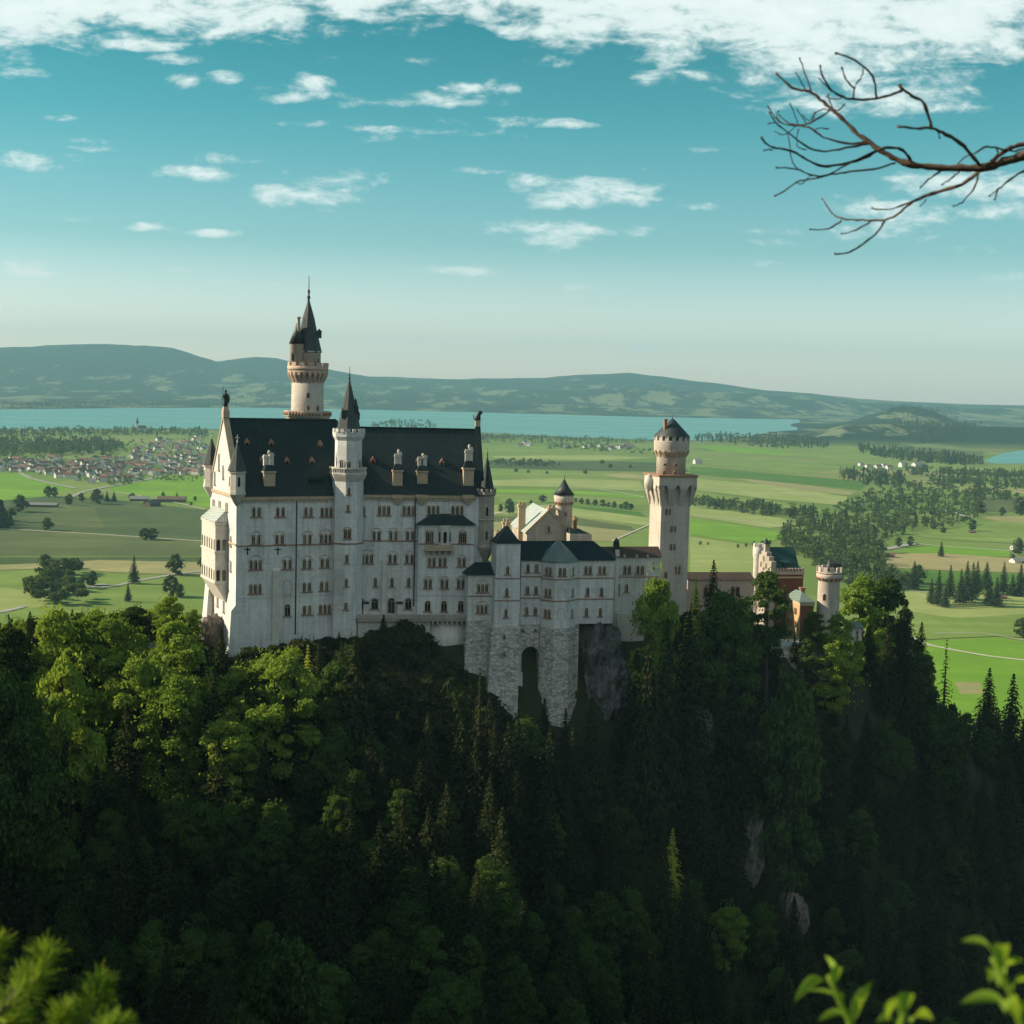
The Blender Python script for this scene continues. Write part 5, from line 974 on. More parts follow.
KIND = dict(broad=('broadleaf_tree', BROAD), spruce=('spruce_tree', SPRU), light=('broadleaf_tree', LIGHT), larch=('larch_tree', LARCH), tall=('broadleaf_tree', TALLB), bare=('spruce_tree', BARE), scrub=('shrub', SCRUB))
rt = random.Random(3)
def tree(kind, x, y, h, label, group=None, wide=None, i=None):
    nm, pro = KIND[kind]; cm, tm, Hh = pro[rt.randrange(len(pro)) if i is None else i]; z = Hs(x, y)
    t = thing(nm, label, 'shrub' if kind == 'scrub' else 'tree', (x, y, z-.2), rt.uniform(0, 6.28), group); s_ = h/Hh; w = min(s_*(wide or rt.uniform(.9, 1.15)), (wide or 1)*1.3); t.scale = (w, w, s_)
    put('trunk', tm, t); put('crown', cm, t); return t
TREES = []
def tree_px(kind, px, pytop, Y, label, group=None, wide=None, minh=5, i=None):
    p = at(px, pytop, Y); z = Hs(p[0], p[1]); h = max(minh, p[2]-z); TREES.append((p[0], p[1], 4)); return tree(kind, p[0], p[1], h, label, group, wide, i)
LARY = float(hit(668, 918)[1])
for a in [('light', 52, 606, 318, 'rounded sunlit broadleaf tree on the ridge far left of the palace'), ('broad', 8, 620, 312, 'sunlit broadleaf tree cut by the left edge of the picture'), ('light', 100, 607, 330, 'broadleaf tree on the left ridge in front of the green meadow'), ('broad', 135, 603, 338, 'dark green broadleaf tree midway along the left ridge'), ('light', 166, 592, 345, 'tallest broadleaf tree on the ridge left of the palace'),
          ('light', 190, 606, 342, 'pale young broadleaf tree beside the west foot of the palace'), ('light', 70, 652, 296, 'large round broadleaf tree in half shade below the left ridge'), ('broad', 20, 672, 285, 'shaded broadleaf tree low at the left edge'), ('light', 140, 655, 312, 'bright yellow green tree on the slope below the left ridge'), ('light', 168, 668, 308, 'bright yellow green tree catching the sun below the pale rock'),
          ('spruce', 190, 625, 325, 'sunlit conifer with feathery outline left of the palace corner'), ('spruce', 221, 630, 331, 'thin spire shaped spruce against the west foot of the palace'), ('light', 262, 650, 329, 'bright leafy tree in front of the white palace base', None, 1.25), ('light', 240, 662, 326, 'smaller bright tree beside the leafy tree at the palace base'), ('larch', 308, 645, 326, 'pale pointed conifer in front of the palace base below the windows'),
          ('larch', 673, 828, LARY, 'single yellow green larch glowing with painted sunlight in the dark gorge'), ('light', 655, 566, 352, 'sunlit broadleaf tree in front of the square tower foot', None, .8), ('tall', 770, 569, 376, 'tall thin broadleaf tree with bare trunk in front of the gatehouse', None, .9), ('spruce', 714, 560, 372, 'dark pointed spruce in front of the connecting wing'), ('spruce', 742, 600, 366, 'dark spruce between the connecting wing and the tall thin tree'),
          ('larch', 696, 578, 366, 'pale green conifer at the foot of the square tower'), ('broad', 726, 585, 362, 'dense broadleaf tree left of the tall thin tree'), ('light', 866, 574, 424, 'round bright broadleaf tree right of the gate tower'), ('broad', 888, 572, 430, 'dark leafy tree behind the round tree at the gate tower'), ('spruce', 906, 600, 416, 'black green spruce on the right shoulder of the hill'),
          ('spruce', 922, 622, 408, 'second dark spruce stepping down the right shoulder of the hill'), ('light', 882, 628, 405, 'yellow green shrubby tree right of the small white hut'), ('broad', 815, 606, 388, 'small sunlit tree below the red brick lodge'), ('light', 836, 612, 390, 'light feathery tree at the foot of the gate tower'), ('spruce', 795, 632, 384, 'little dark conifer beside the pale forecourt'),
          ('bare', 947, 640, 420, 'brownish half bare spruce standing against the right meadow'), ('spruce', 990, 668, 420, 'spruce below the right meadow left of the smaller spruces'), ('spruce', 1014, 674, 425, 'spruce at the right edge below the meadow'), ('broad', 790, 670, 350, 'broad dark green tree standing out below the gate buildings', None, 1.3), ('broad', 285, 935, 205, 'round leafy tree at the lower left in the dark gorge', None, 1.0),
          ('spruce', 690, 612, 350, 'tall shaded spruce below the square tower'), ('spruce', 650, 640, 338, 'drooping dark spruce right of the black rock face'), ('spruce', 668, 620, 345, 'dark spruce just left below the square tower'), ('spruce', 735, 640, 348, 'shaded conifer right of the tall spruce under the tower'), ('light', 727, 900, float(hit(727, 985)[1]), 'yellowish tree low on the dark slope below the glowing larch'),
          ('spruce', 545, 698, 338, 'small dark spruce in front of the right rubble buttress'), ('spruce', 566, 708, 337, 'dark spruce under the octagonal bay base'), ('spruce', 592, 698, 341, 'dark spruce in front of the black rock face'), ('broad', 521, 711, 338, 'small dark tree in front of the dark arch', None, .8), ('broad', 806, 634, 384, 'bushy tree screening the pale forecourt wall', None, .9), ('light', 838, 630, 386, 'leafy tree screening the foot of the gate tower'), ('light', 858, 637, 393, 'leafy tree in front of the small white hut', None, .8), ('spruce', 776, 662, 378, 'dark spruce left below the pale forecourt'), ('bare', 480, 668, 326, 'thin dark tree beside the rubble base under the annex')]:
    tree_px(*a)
for rpx, rpy in ((690, 738), (722, 726), (779, 862), (792, 915), (735, 860)):
    p = hit(rpx, rpy); TREES += [(p[0], p[1], 5), (p[0]*.985, p[1]-5, 4.5), (p[0]*.965, p[1]-10, 3.5)]
SKYL = [(-60,612),(0,615),(60,607),(150,604),(185,610),(200,640),(226,666),(250,654),(300,641),(340,640),(356,632),(370,626),(382,622),(418,621),(428,634),(440,656),(456,664),(466,674),(480,686),(500,704),(545,712),(580,712),(600,702),(622,686),(636,640),(660,600),(690,600),(720,590),(745,606),(760,660),(805,660),(815,640),(840,632),(850,640),(862,622),(890,605),(920,640),(940,700),(980,705),(1024,712),(1100,730)]
def front_y(x): return float(np.interp(x, [-120,-78,-74,-66,-36,-8,-7,26,28,44,46,84,89,110], [420,420,335,335,345,345,343,348,352,366,383,386,428,450]))
def zone(x, y, px, py):
    if px < 330 and py < 740: return 'trees on the sunlit ridge left of the palace', 'on the slope below the left ridge'
    if px < 480: return 'trees in the shaded forest at the lower left', 'in the dark forest below the palace'
    if py < 720 and px > 800: return 'trees on the right shoulder of the hill', 'on the right shoulder of the castle hill'
    if px < 640: return 'trees in the gorge below the bower', 'in the dark gorge below the dark arch'
    return 'trees on the shaded slope at the lower right', 'on the dark slope below the square tower'
cand = []
for yy in np.arange(165, 455, 6.6):
    for xx in np.arange(-150, 165, 6.6): cand.append((xx+rt.uniform(-2.9, 2.9), yy+rt.uniform(-2.9, 2.9)))
cand.sort(key=lambda c: -c[1])
counts = {'broad': 0, 'spruce': 0, 'scrub': 0}
for x, y in cand:
    if abs(x) > y*.345+14 or y > front_y(x)-2.5: continue
    if any((x-a)**2+(y-b_)**2 < c*c for a, b_, c in TREES): continue
    z = Hs(x, y); px, py = pix((x, y, z+10)); 
    if py > 1075 or z < -190: continue
    rf = float(fbm(np.array([x/26]), np.array([y/26]), 3, 77)[0]); pS = .22 if px < 330 else .40 if px < 480 else .68
    if py > 900 and px < 640: pS = .3
    kind = 'spruce' if rt.random() < pS+rf*.9 else 'broad'
    h = rt.uniform(17, 27) if kind == 'spruce' else rt.uniform(12, 19)
    pxt, lim = px, np.interp(px, [a for a, b_ in SKYL], [b_ for a, b_ in SKYL])+rt.uniform(0, 9)
    zt = at(px, lim, y)[2]; hmax = zt-z
    if hmax < 2: continue
    if (375 < px < 450 and y > 325) or hmax < 7: kind = 'scrub'; h = rt.uniform(4, 8)
    elif 660 < px < 760 and 700 < pix((x, y, z))[1] < 800 and rt.random() < .5: kind = 'scrub'; h = rt.uniform(4, 7)
    h = min(h, hmax)
    if kind != 'scrub' and hmax < 34: h = max(h, hmax*rt.uniform(.72, 1))
    if pix((x, y, z+h))[1] > 1045: continue
    if counts[kind] >= (330 if kind != 'scrub' else 260): continue
    counts[kind] += 1; gz, where = zone(x, y, *pix((x, y, z+h*.8)))
    lab = {'broad': 'rounded broadleaf tree ', 'spruce': 'pointed dark spruce ', 'scrub': 'low brownish shrub '}[kind]+where
    if kind == 'broad' and px < 345 and gz.startswith('trees on the sunlit') and rt.random() < .72: kind = 'light'; lab = 'broadleaf tree painted sunlit yellow green on the slope below the left ridge'
    tree(kind, x, y, h, lab, {'broad': 'broadleaf ', 'light': 'painted sunlit ', 'spruce': 'spruce ', 'scrub': 'low '}[kind]+gz, .86 if kind == 'broad' else None)
import sys; print('forest', counts, file=open('/tmp/forest.txt', 'w')) if False else None
for x in np.arange(-74, 98, 2.2):
    for dy in (-2.5, 1.2, 4.5, 8.0, 12.0):
        xx, yy = x+rt.uniform(-1, 1), front_y(x)-dy+rt.uniform(-1, 1); z = Hs(xx, yy); px, py = pix((xx, yy, z+3)); lim = np.interp(px, [a for a, b_ in SKYL], [b_ for a, b_ in SKYL])-4
        h = at(px, lim, yy)[2]-z; h = min(h, rt.uniform(3.0, 7.0)+dy*.5) if not 372 < px < 500 else min(h, 15)*rt.uniform(.65, 1)
        if h < 1.2: continue
        if px > 640 and rt.random() < .5: continue
        wh = 'at the foot of the palace wall' if px < 470 else 'below the rubble bases of the bower' if px < 640 else 'on the steep bank below the gate buildings'
        u_ = rt.random()
        if h > 3.2 and u_ < .16: tree('spruce', xx, yy, h+1.2, 'small young spruce '+wh, 'young spruces '+wh, 1.2)
        elif h > 3 and u_ < .3: tree('bare', xx, yy, h+1.0, 'small brownish thin tree '+wh, 'thin brown trees '+wh, 1.3)
        else: tree('scrub', xx, yy, h*rt.uniform(.6, 1.12), 'low dark green shrub '+wh, 'shrubs '+wh, rt.uniform(.9, 1.6))
# ground cover between the trunks
def cover():
    g = np.random.default_rng(5); n = 26000; x = g.uniform(-150, 165, n); y = g.uniform(150, 440, n); k = (np.abs(x) < y*.36+10) & (y < np.array([front_y(a) for a in x])-1.0); x, y = x[k], y[k]; z = H(x, y)
    k = z > -185; x, y, z = x[k], y[k], z[k]; C = np.stack([x, y, z+g.uniform(.1, 1.0, len(x))], 1); s_ = g.uniform(.7, 1.7, len(x)); return clumps(g, C, np.stack([s_, s_, s_*.8], 1), 9, .55)
tag(put('undergrowth', quads_mesh('undergrowth', cover(), LEAF_D)), kind='stuff')
def wood(name, label, poly, n, hm, conif=.4, seed=0, nq=90, zoff=0, y0=None):
    """a far wood that reads as one mass: leaf clumps in crown shapes, scattered inside an outline"""
    g = np.random.default_rng(seed); P = np.array(poly, float); lo, hi = P.min(0), P.max(0); Q = []; mi = []; k = 0
    def inside(a, b_):
        c = False; j = len(P)-1
        for i in range(len(P)):
            if (P[i, 1] > b_) != (P[j, 1] > b_) and a < (P[j, 0]-P[i, 0])*(b_-P[i, 1])/(P[j, 1]-P[i, 1])+P[i, 0]: c = not c
            j = i
        return c
    while k < n:
        a, b_ = g.uniform(lo[0], hi[0]), g.uniform(lo[1], hi[1])
        if not inside(a, b_): continue
        w = ground(a, b_); x, y = w[0], w[1]; z = Hs(x, y) if y > 3500 else -200.0; h = hm*g.uniform(.6, 1.25); k += 1
        if g.uniform() < conif:
            f = g.uniform(0, 1, nq)**1.3; aa = g.uniform(0, 6.3, nq); rr = (1-f)*h*.24*g.uniform(.7, 1.1, nq); p = np.stack([x+rr*np.cos(aa), y+rr*np.sin(aa), z+h*(.04+.96*f)], 1); d = np.stack([np.cos(aa), np.sin(aa), .5+0*aa], 1); Q.append(leaf_quads(g, p, unit(d+g.normal(size=d.shape)*.5), h*.075)); mi.append(np.ones(nq))
        else:
            C = np.array([(x+g.normal()*h*.16, y+g.normal()*h*.16, z+h*g.uniform(.35, .82)) for _ in range(5)]); s_ = h*g.uniform(.17, .28, 5); q = clumps(g, C, np.stack([s_, s_, s_*.85], 1), nq//5, h*.085); Q.append(q); mi.append(np.zeros(len(q)))
    o = put(name, quads_mesh(name, np.concatenate(Q), [LEAF_F, LEAF_G], np.concatenate(mi))); tag(o, label, 'wood', kind='stuff'); return o
wood('riverside_wood', 'broad belt of mixed wood winding across the right meadows', [(783,533),(821,516),(870,496),(905,487),(935,484),(985,503),(983,512),(972,524),(930,531),(905,535),(868,546),(880,560),(894,575),(896,592),(850,590),(830,575),(800,560),(777,546)], 900, 15, .3, 1, 100)
wood('hedgerow', 'thin belt of trees joining the meadow wood from the left', [(690,503),(724,504),(770,509),(815,514),(812,521),(770,517),(724,511),(690,508)], 150, 16, .3, 2)
wood('shore_wood', 'dark wood beside the lake right of the square tower', [(693,437),(724,436),(790,437),(832,444),(826,449),(780,449),(724,444),(695,443)], 300, 22, .55, 3)
wood('meadow_wood', 'small wood left of the white houses in the right meadows', [(840,473),(900,476),(905,485),(880,488),(842,480)], 130, 20, .7, 4)
wood('pond_wood', 'dark wooded strip left of the little lake', [(858,447),(900,452),(960,458),(985,463),(975,467),(900,461),(860,453)], 380, 22, .7, 5)
wood('far_right_wood', 'far wood at the right edge above the little lake', [(880,428),(930,427),(985,430),(980,440),(930,446),(895,440)], 520, 24, .7, 6, 60)
wood('pond_shore_wood', 'tree belts right of the white houses near the little lake', [(905,470),(960,473),(1040,476),(1040,482),(960,479),(905,476)], 200, 18, .5, 7)
wood('pond_shore_wood', 'tree belts below the tan field at the right edge', [(930,480),(980,483),(1040,487),(1040,491),(980,488),(930,486)], 140, 18, .5, 8)
wood('field_hedgerow', 'hedge of trees along the pale right fields', [(965,493),(1000,494),(1020,499),(1000,501),(965,499)], 70, 16, .4, 9)
wood('shoreline_trees', 'row of trees along the near lake shore right of the palace', [(482,436),(520,437.5),(600,440),(690,442),(690,444.5),(600,444),(520,443),(482,443)], 260, 16, .4, 10, 60)
wood('peninsula_trees', 'wooded tongue of land in the lake behind the palace roof', [(368,426.5),(390,422),(425,422),(436,426),(436,431),(380,431)], 140, 20, .5, 11, 60)
wood('shoreline_trees', 'line of trees along the lake behind the village', [(-40,431.5),(0,432),(100,431),(210,431),(210,437),(100,437),(0,438),(-40,438)], 560, 19, .35, 12, 60)
wood('village_wood', 'dark wood between the lake and the village', [(-40,443),(0,442),(60,443),(110,441),(125,448),(110,455),(60,456),(0,457),(-40,457)], 750, 20, .35, 13, 70)
wood('village_trees', 'garden trees scattered among the village houses', [(0,458),(60,458),(110,457),(130,442),(205,437),(210,480),(120,488),(85,484),(60,478),(0,472)], 560, 11, .2, 14, 70)
wood('meadow_trees', 'belt of trees across the meadow right of the palace', [(488,462),(520,462),(560,465),(560,468),(520,467),(488,467)], 70, 14, .2, 15)
wood('hamlet_trees', 'trees around the small hamlet below the lake right of the palace', [(545,446),(590,444),(640,449),(660,455),(630,455),(570,451),(548,450)], 120, 13, .2, 16)
wood('meadow_copse', 'leafy copse beside the grey road at the left', [(24,604),(30,588),(48,574),(62,566),(78,568),(86,584),(84,604),(60,607),(40,608)], 60, 15, .1, 17, 420)
wood('edge_conifers', 'dark conifer group at the left edge of the valley', [(-20,521),(0,519),(14,520),(16,527),(0,529),(-20,530)], 26, 24, .8, 18, 260)
for i, (poly, n) in enumerate([([(0,404),(60,402),(150,404),(280,401),(280,408),(150,408.5),(0,409)], 420), ([(330,402),(400,400),(520,404),(600,406),(690,411),(690,413.5),(560,407),(420,406.5),(330,407)], 420)]):
    wood('far_shore_wood', ['dark wooded far lake shore left of the tall tower', 'dark wooded far lake shore right of the tall tower'][i], poly, n, 26, .6, 30+i, 40)
# single trees on the plain: one mesh each, too far to show more
def plain_tree(seed, kind):
    g = np.random.default_rng(seed)
    if kind == 's':
        c, t, h = make_spruce(seed, 20, 5.0, LEAF_G, 26, 11, .8)
    else:
        c, t, h = make_broad(seed, 14, 5.6, LEAF_F, 90, .62, 40, .06)
    return c, t, h
PT = {'b': [plain_tree(100+i, 'b') for i in range(3)], 's': [plain_tree(110+i, 's') for i in range(3)]}
def ptree(px, py, hpx, k, label, group=None, w=1.0):
    p = ground(px, py); h = hpx*p[1]/FPX; c, t, hh = PT[k][rt.randrange(3)]; nm = 'meadow_conifer' if k == 's' else 'meadow_tree'
    o = thing(nm, label, 'tree', (p[0], p[1], -200), rt.uniform(0, 6), group); s_ = h/hh; o.scale = (s_*w, s_*w, s_); put('trunk', t, o); put('crown', c, o)
for a in [(47,530.5,13,'b','lone round tree in the dull meadow near the left edge',None,1.2), (145,540,12,'b','left one of two touching round trees in the dark meadow left of the oriel',None,1.3), (152,540,12,'b','right one of two touching round trees in the dark meadow left of the oriel',None,1.3), (45,568,14,'b','round tree at the edge of the pale mown strip',None,1.4), (134,584,28,'s','tall single conifer beside the grey road at left',None,1.1), (176,575,21,'b','round tree with bare trunk beside the road near the palace',None,1.1),
          (171,597,22,'b','bushy tree below the round tree near the palace'), (180,598,14,'b','small bush beside the bushy tree near the palace'), (128,602,20,'s','conifer half hidden by the ridge trees at left'), (92,586,15,'b','tree at the road end beside the leafy copse'), (202,568,11,'b','tree half hidden behind the palace oriel'),
          (69,505,11,'b','small dark tree left of the meadow conifers'), (82,502,9,'b','smaller tree right of the two dark tree groups'), (97,504,15,'b','largest dark tree in the row left of the farm',None,1.1), (107,502,11,'s','left conifer of the pair near the farm',None,1.5), (114,502,11,'s','right conifer of the pair near the farm',None,1.5), (48,497,11,'b','left tree of the dark clump above the shed'), (55,497,10,'b','right tree of the dark clump above the shed'), (20,512,17,'b','dark tree beside the conifer group at the left edge',None,1.2),
          (132,500,7,'b','round tree touching the left barn of the farm',None,1.5), (163,498,6,'b','tree behind the farm barns'), (177,499,8,'s','pointed tree right of the farm barns'), (195,501,5,'b','little tree on the bright meadow near the palace'), (191,506,4,'b','bush at the lower edge of the bright meadow'),
          (500.5,512,8,'b','left small tree beside the lone tall tree right of the palace'), (509.7,514,15,'b','tall lone tree right of the palace corner turret'), (542,502,7,'b','wide tree left of the round turret',None,1.7), (531,505,5,'b','bush left of the wide tree near the round turret'),
          (941,557,16,'s','lone conifer on the straw coloured field',None,1.1), (1018,555,17,'b','tree at the right edge above the grey roofs'), (1013,561,7,'b','bush left of the grey roofs at the right edge'), (943,533,6,'b','dark bush at the tip of the meadow wood',None,1.5), (972,531,12,'b','tree below the gravel bank right of the wood'), (1002,516,9,'b','tree with bare trunk in the pale right field'), (1021,516,19,'b','large tree at the right edge beside the tan field',None,1.2), (980,514,13,'b','big round tree at the right end of the meadow wood',None,1.2), (880.6,553,14,'b','round tree beside the white yard',None,1.2), (898,547,10,'b','left tree on the white yard'), (910,546,10,'b','right tree on the white yard'), (1023,638,20,'b','bush cut by the right edge in the green meadow',None,1.2)]: ptree(*a)
for a in [(938,606,36,1),(931,604,26,1),(945,608,24,1),(949.5,599,34,1),(960,605,36,1),(966,603,42,1),(972,600,38,1),(976.6,594,33,1),(986,590,28,1.3),(989,606,28,1.2),(996,607,30,1.3),(1003,594,32,1),(1012,596,22,1.3),(1020,596,32,1.2),(1028,598,30,1)]: ptree(a[0], a[1], a[2], 's', 'dark conifer in the sunny meadow group right of the hill', 'conifers grouped on the right meadow', a[3])
for a in [(880,590,20),(890,589,24),(913.5,589,28),(918,584,19),(905,586,14),(899,590,16)]: ptree(a[0], a[1], a[2], 's' if a[2] > 19 else 'b', 'dark tree in the hedge left of the meadow conifers', 'hedge trees left of the meadow conifers', 1.2)
for px, py, h in [(575.7,502.5,4.5),(581.5,504,6),(588,505,6),(595,505.5,6),(603,506.5,7),(608,507,5),(614,508,6.5),(621,509,5),(626,509.5,8),(631,509.5,6)]: ptree(px, py, h, 'b', 'small round tree in the row across the green meadow', 'row of trees across the meadow', 1.25)
for px, py, h in [(738,548,4),(746,547,4),(754,546,5),(762,545,4.5),(770,544,4),(700,545,4),(708,545,3)]: ptree(px, py, h, 'b', 'small tree in the faint row below the meadow behind the tower', 'faint row of trees behind the square tower')
for px, py, h in [(516,472,3.5),(528,473,3),(547,474,3),(585,474,4),(602,464,4),(610,468,4),(630,468,3),(660,470,3),(520,466,6),(535,465,6),(545,466,4)]: ptree(px, py, h, 'b', 'far small tree in the meadows below the lake', 'far meadow trees', 1.6)
# ------------------------------------------------------------------ village, farm, barns
HW = plain('house_plaster', (.66, .64, .60), (.54, .53, .50), scale=.2, bmp=0)
RFS = [plain('house_roof_red', (.24, .13, .095), (.18, .10, .075), scale=.3, bmp=0), plain('house_roof_brown', (.17, .11, .085), (.12, .08, .065), scale=.3, bmp=0), plain('house_roof_grey', (.24, .24, .24), (.17, .17, .175), scale=.3, bmp=0)]
WOODB = plain('dark_boards', (.12, .085, .06), (.08, .06, .045), scale=.5, bmp=0)
def house_mesh(w, d, h, rh_, roof, wall=HW):
    m = MB(); m.box(-w/2, w/2, -d/2, d/2, 0, h); m.add([(-w/2, -d/2, h), (-w/2, d/2, h), (-w/2, 0, h+rh_*.86)], [(0, 1, 2)]); m.add([(w/2, -d/2, h), (w/2, d/2, h), (w/2, 0, h+rh_*.86)], [(0, 2, 1)])
    m.cur = 1; m.add([(-w/2-.6, -d/2-.7, h-.35), (w/2+.6, -d/2-.7, h-.35), (w/2+.6, 0, h+rh_), (-w/2-.6, 0, h+rh_), (-w/2-.6, d/2+.7, h-.35), (w/2+.6, d/2+.7, h-.35)], [(0, 1, 2, 3), (3, 2, 5, 4)]); m.box(w*.2, w*.2+.8, -.9, -.1, h+rh_*.4, h+rh_+.9)
    m.cur = 2
    for i in range(4):
        x = -w/2+w*(i+.5)/4
        for z in (1.0, 3.6): m.box(x-.5, x+.5, -d/2-.04, -d/2+.02, z, z+1.3)
    for y in (-d/4, d/4):
        for z in (1.0, 3.6): m.box(-w/2-.04, -w/2+.02, y-.5, y+.5, z, z+1.3)
    return m.mesh('house', [wall, roof, GLASS])
HM = [house_mesh(*a) for a in [(13, 10, 5.6, 3.4, RFS[0]), (11, 9, 5.4, 3.2, RFS[1]), (15, 11, 6, 3.6, RFS[1]), (12, 10, 5.6, 3.2, RFS[2]), (18, 11, 6.4, 3.6, RFS[0]), (10, 9, 5, 3, RFS[2])]]
hr = random.Random(9); done = []
def house(px, py, label, group, sc=1.0, k=None, rz=None):
    p = ground(px, py); o = put('house', HM[hr.randrange(6) if k is None else k], None, (p[0], p[1], -200), hr.uniform(-.5, 1.9) if rz is None else rz); sc *= 1.12; o.scale = (sc, sc, sc); return tag(o, label, 'house', group)
tries = 0
while len(done) < 292 and tries < 20000:
    tries += 1; px = hr.uniform(-4, 207); py = hr.triangular(457, 486, 471)
    if px > 120 and hr.random() < .45: py = hr.uniform(436, 463)
    if py > np.interp(px, [0,40,70,90,110,160,210], [472,473,482,488,487,476,476]): continue
    if py < np.interp(px, [0,90,125,150,210], [459,459,456,440,436]): continue
    p = ground(px, py)
    if any(abs(p[0]-a)+abs(p[1]-c)*.35 < 13 for a, c in done): continue
    done.append((p[0], p[1])); up_ = py < 455
    house(px, py, 'small white far house at the upper edge of the village near the lake' if up_ else ('white village house among garden trees behind the bright meadow' if px < 120 else 'white village house in the dense part left of the palace roof'), 'upper village houses' if up_ else ('village houses on the left' if px < 120 else 'village houses beside the palace'))
for px, py, s_ in [(884,467.5,1.3),(878,469,1.1),(889,469.5,1.2),(903,467,1.5),(917,468.5,1.8),(868,468,1.0),(861,466,1.0),(912,472,1)]: house(px, py, 'white house in the hamlet below the far woods at right', 'hamlet houses in the right meadows', s_, None, .4)
for i in range(16): house(hr.uniform(552, 632), hr.uniform(446.5, 451), 'tiny far house of the hamlet below the lake', 'hamlet houses below the lake', 1.1)
for px, py in [(524,445),(529,446),(521,447)]: house(px, py, 'tiny far pale house beside the shore trees', 'pale houses at the lake shore', 1.4)
house(697.5, 464, 'single white barn on the green meadow right of the square tower', None, 1.5, 3, .3)
house(1014, 549.5, 'small white shed on the meadow near the right edge', None, .7, 5, .3)
def barn(px, py, w, d, h, rh_, roof, wall, rz, label):
    p = ground(px, py); t = thing('barn', label, 'barn', (p[0], p[1], -200), rz); m = MB(); m.box(-w/2, w/2, -d/2, d/2, 0, h); m.add([(-w/2, -d/2, h), (-w/2, d/2, h), (-w/2, 0, h+rh_*.9)], [(0, 1, 2)]); m.add([(w/2, -d/2, h), (w/2, d/2, h), (w/2, 0, h+rh_*.9)], [(0, 2, 1)]); m.build('wall', wall, t)
    m = MB(); m.add([(-w/2-.8, -d/2-.9, h-.3), (w/2+.8, -d/2-.9, h-.3), (w/2+.8, 0, h+rh_), (-w/2-.8, 0, h+rh_), (-w/2-.8, d/2+.9, h-.3), (w/2+.8, d/2+.9, h-.3)], [(0, 1, 2, 3), (3, 2, 5, 4)]); m.build('roof', roof, t)
    m = MB(); m.box(-w*.12, w*.12, -d/2-.08, -d/2, 0, h*.75); m.build('door', WOODB, t)
barn(139, 501, 28, 14, 4, 4, RFS[2], WOODB, .15, 'long dark grey roofed barn at the left of the farm'); barn(152, 506, 24, 14, 5, 5, RFS[1], WOODB, 1.1, 'brown gabled barn at the front of the farm'); barn(172, 502, 44, 14, 5, 4.5, RFS[1], WOODB, .1, 'longest brown barn at the right of the farm'); barn(42, 507, 46, 12, 4, 3, RFS[2], WOODB, .05, 'long low shed among dark trees left of the farm')
barn(888.5, 557.5, 13, 8, 3.6, 2.6, RFS[0], RFS[0], .1, 'small red barn on the straw coloured field'); barn(1021, 563, 26, 12, 3.5, 3, RFS[2], HW, .3, 'pale grey roofed barn at the right edge'); barn(972, 533, 9, 6, 2.5, 1.6, RFS[1], WOODB, .2, 'dark little hut under a tree right of the meadow wood'); barn(1003, 599, 6, 5, 2.4, 1.6, RFS[0], RFS[0], .2, 'tiny orange shed between the meadow conifers')
p = ground(141, 433); ch = thing('village_church', 'village church with pointed steeple standing out against the lake', 'church', (p[0], p[1], -200), .3); m = MB(); m.box(-10, 18, -9, 9, 0, 16); m.build('nave', HW, ch); m = MB(); m.gable(-10.5, 18.5, -10, 10, 16, 27); m.build('nave_roof', RFS[1], ch); m = MB(); m.box(-17, -8, -4.5, 4.5, 0, 34); m.build('steeple', HW, ch); m = MB(); m.pyramid([(-17.5, -5), (-7.5, -5), (-7.5, 5), (-17.5, 5)], 34, (-12.5, 0, 58)); m.build('spire', METAL, ch)
# ------------------------------------------------------------------ rocks
def rock_mat(name, c, c2):
    m, t, b = base_mat(name, .9, .15); tcn = N(t, 'ShaderNodeTexCoord'); n = noise(t, tcn.outputs['Object'], .5, 7, .68, (1, 1, .45)); n2 = noise(t, tcn.outputs['Object'], 1.6, 4, .6, (1.2, 1.2, .5))
    t.links.new(ramp(t, math_(t, 'ADD', math_(t, 'MULTIPLY', n, .7), math_(t, 'MULTIPLY', n2, .3)), [(.36, c2), (.6, c)]), b.inputs['Base Color']); bump(t, b, n, .8, .4); return m
ROCKD = rock_mat('dark_rock', (.19, .185, .175), (.04, .04, .038)); ROCKG = rock_mat('grey_rock', (.25, .238, .215), (.05, .048, .043)); ROCKP = rock_mat('pale_rock', (.24, .20, .17), (.06, .05, .044))
def rock(px, py, Y, sx, sy, sz, mat, label, seed, cat='rock'):
    p = at(px, py, Y) if Y else hit(px, py)*.989; me = bpy.data.meshes.new('rock_outcrop'); nU, nV = 44, 30; vs = []
    for j in range(nV+1):
        for i in range(nU):
            a = 2*math.pi*i/nU; c = math.pi*(j/nV-.5); d = np.array([math.cos(c)*math.cos(a), math.cos(c)*math.sin(a), math.sin(c)]); d = np.sign(d)*np.abs(d)**.65
            q = d*np.array([sx, sy, sz]); f = 1+.75*float(fbm(np.array([q[0]/2.6+seed*7+q[2]*.13]), np.array([q[1]/2.6+q[2]/4.2]), 5, seed)[0])-.55*abs(float(fbm(np.array([(q[0]+q[1])/1.7+seed*3]), np.array([q[2]/5.0-q[0]*.1]), 4, seed+40)[0])); vs.append(q*f)
    fs = [(j*nU+i, j*nU+(i+1) % nU, (j+1)*nU+(i+1) % nU, (j+1)*nU+i) for j in range(nV) for i in range(nU)]
    me.from_pydata([tuple(v) for v in vs], [], fs); me.materials.append(mat); return tag(put('rock_outcrop', me, None, tuple(p), .3*seed), label, cat)
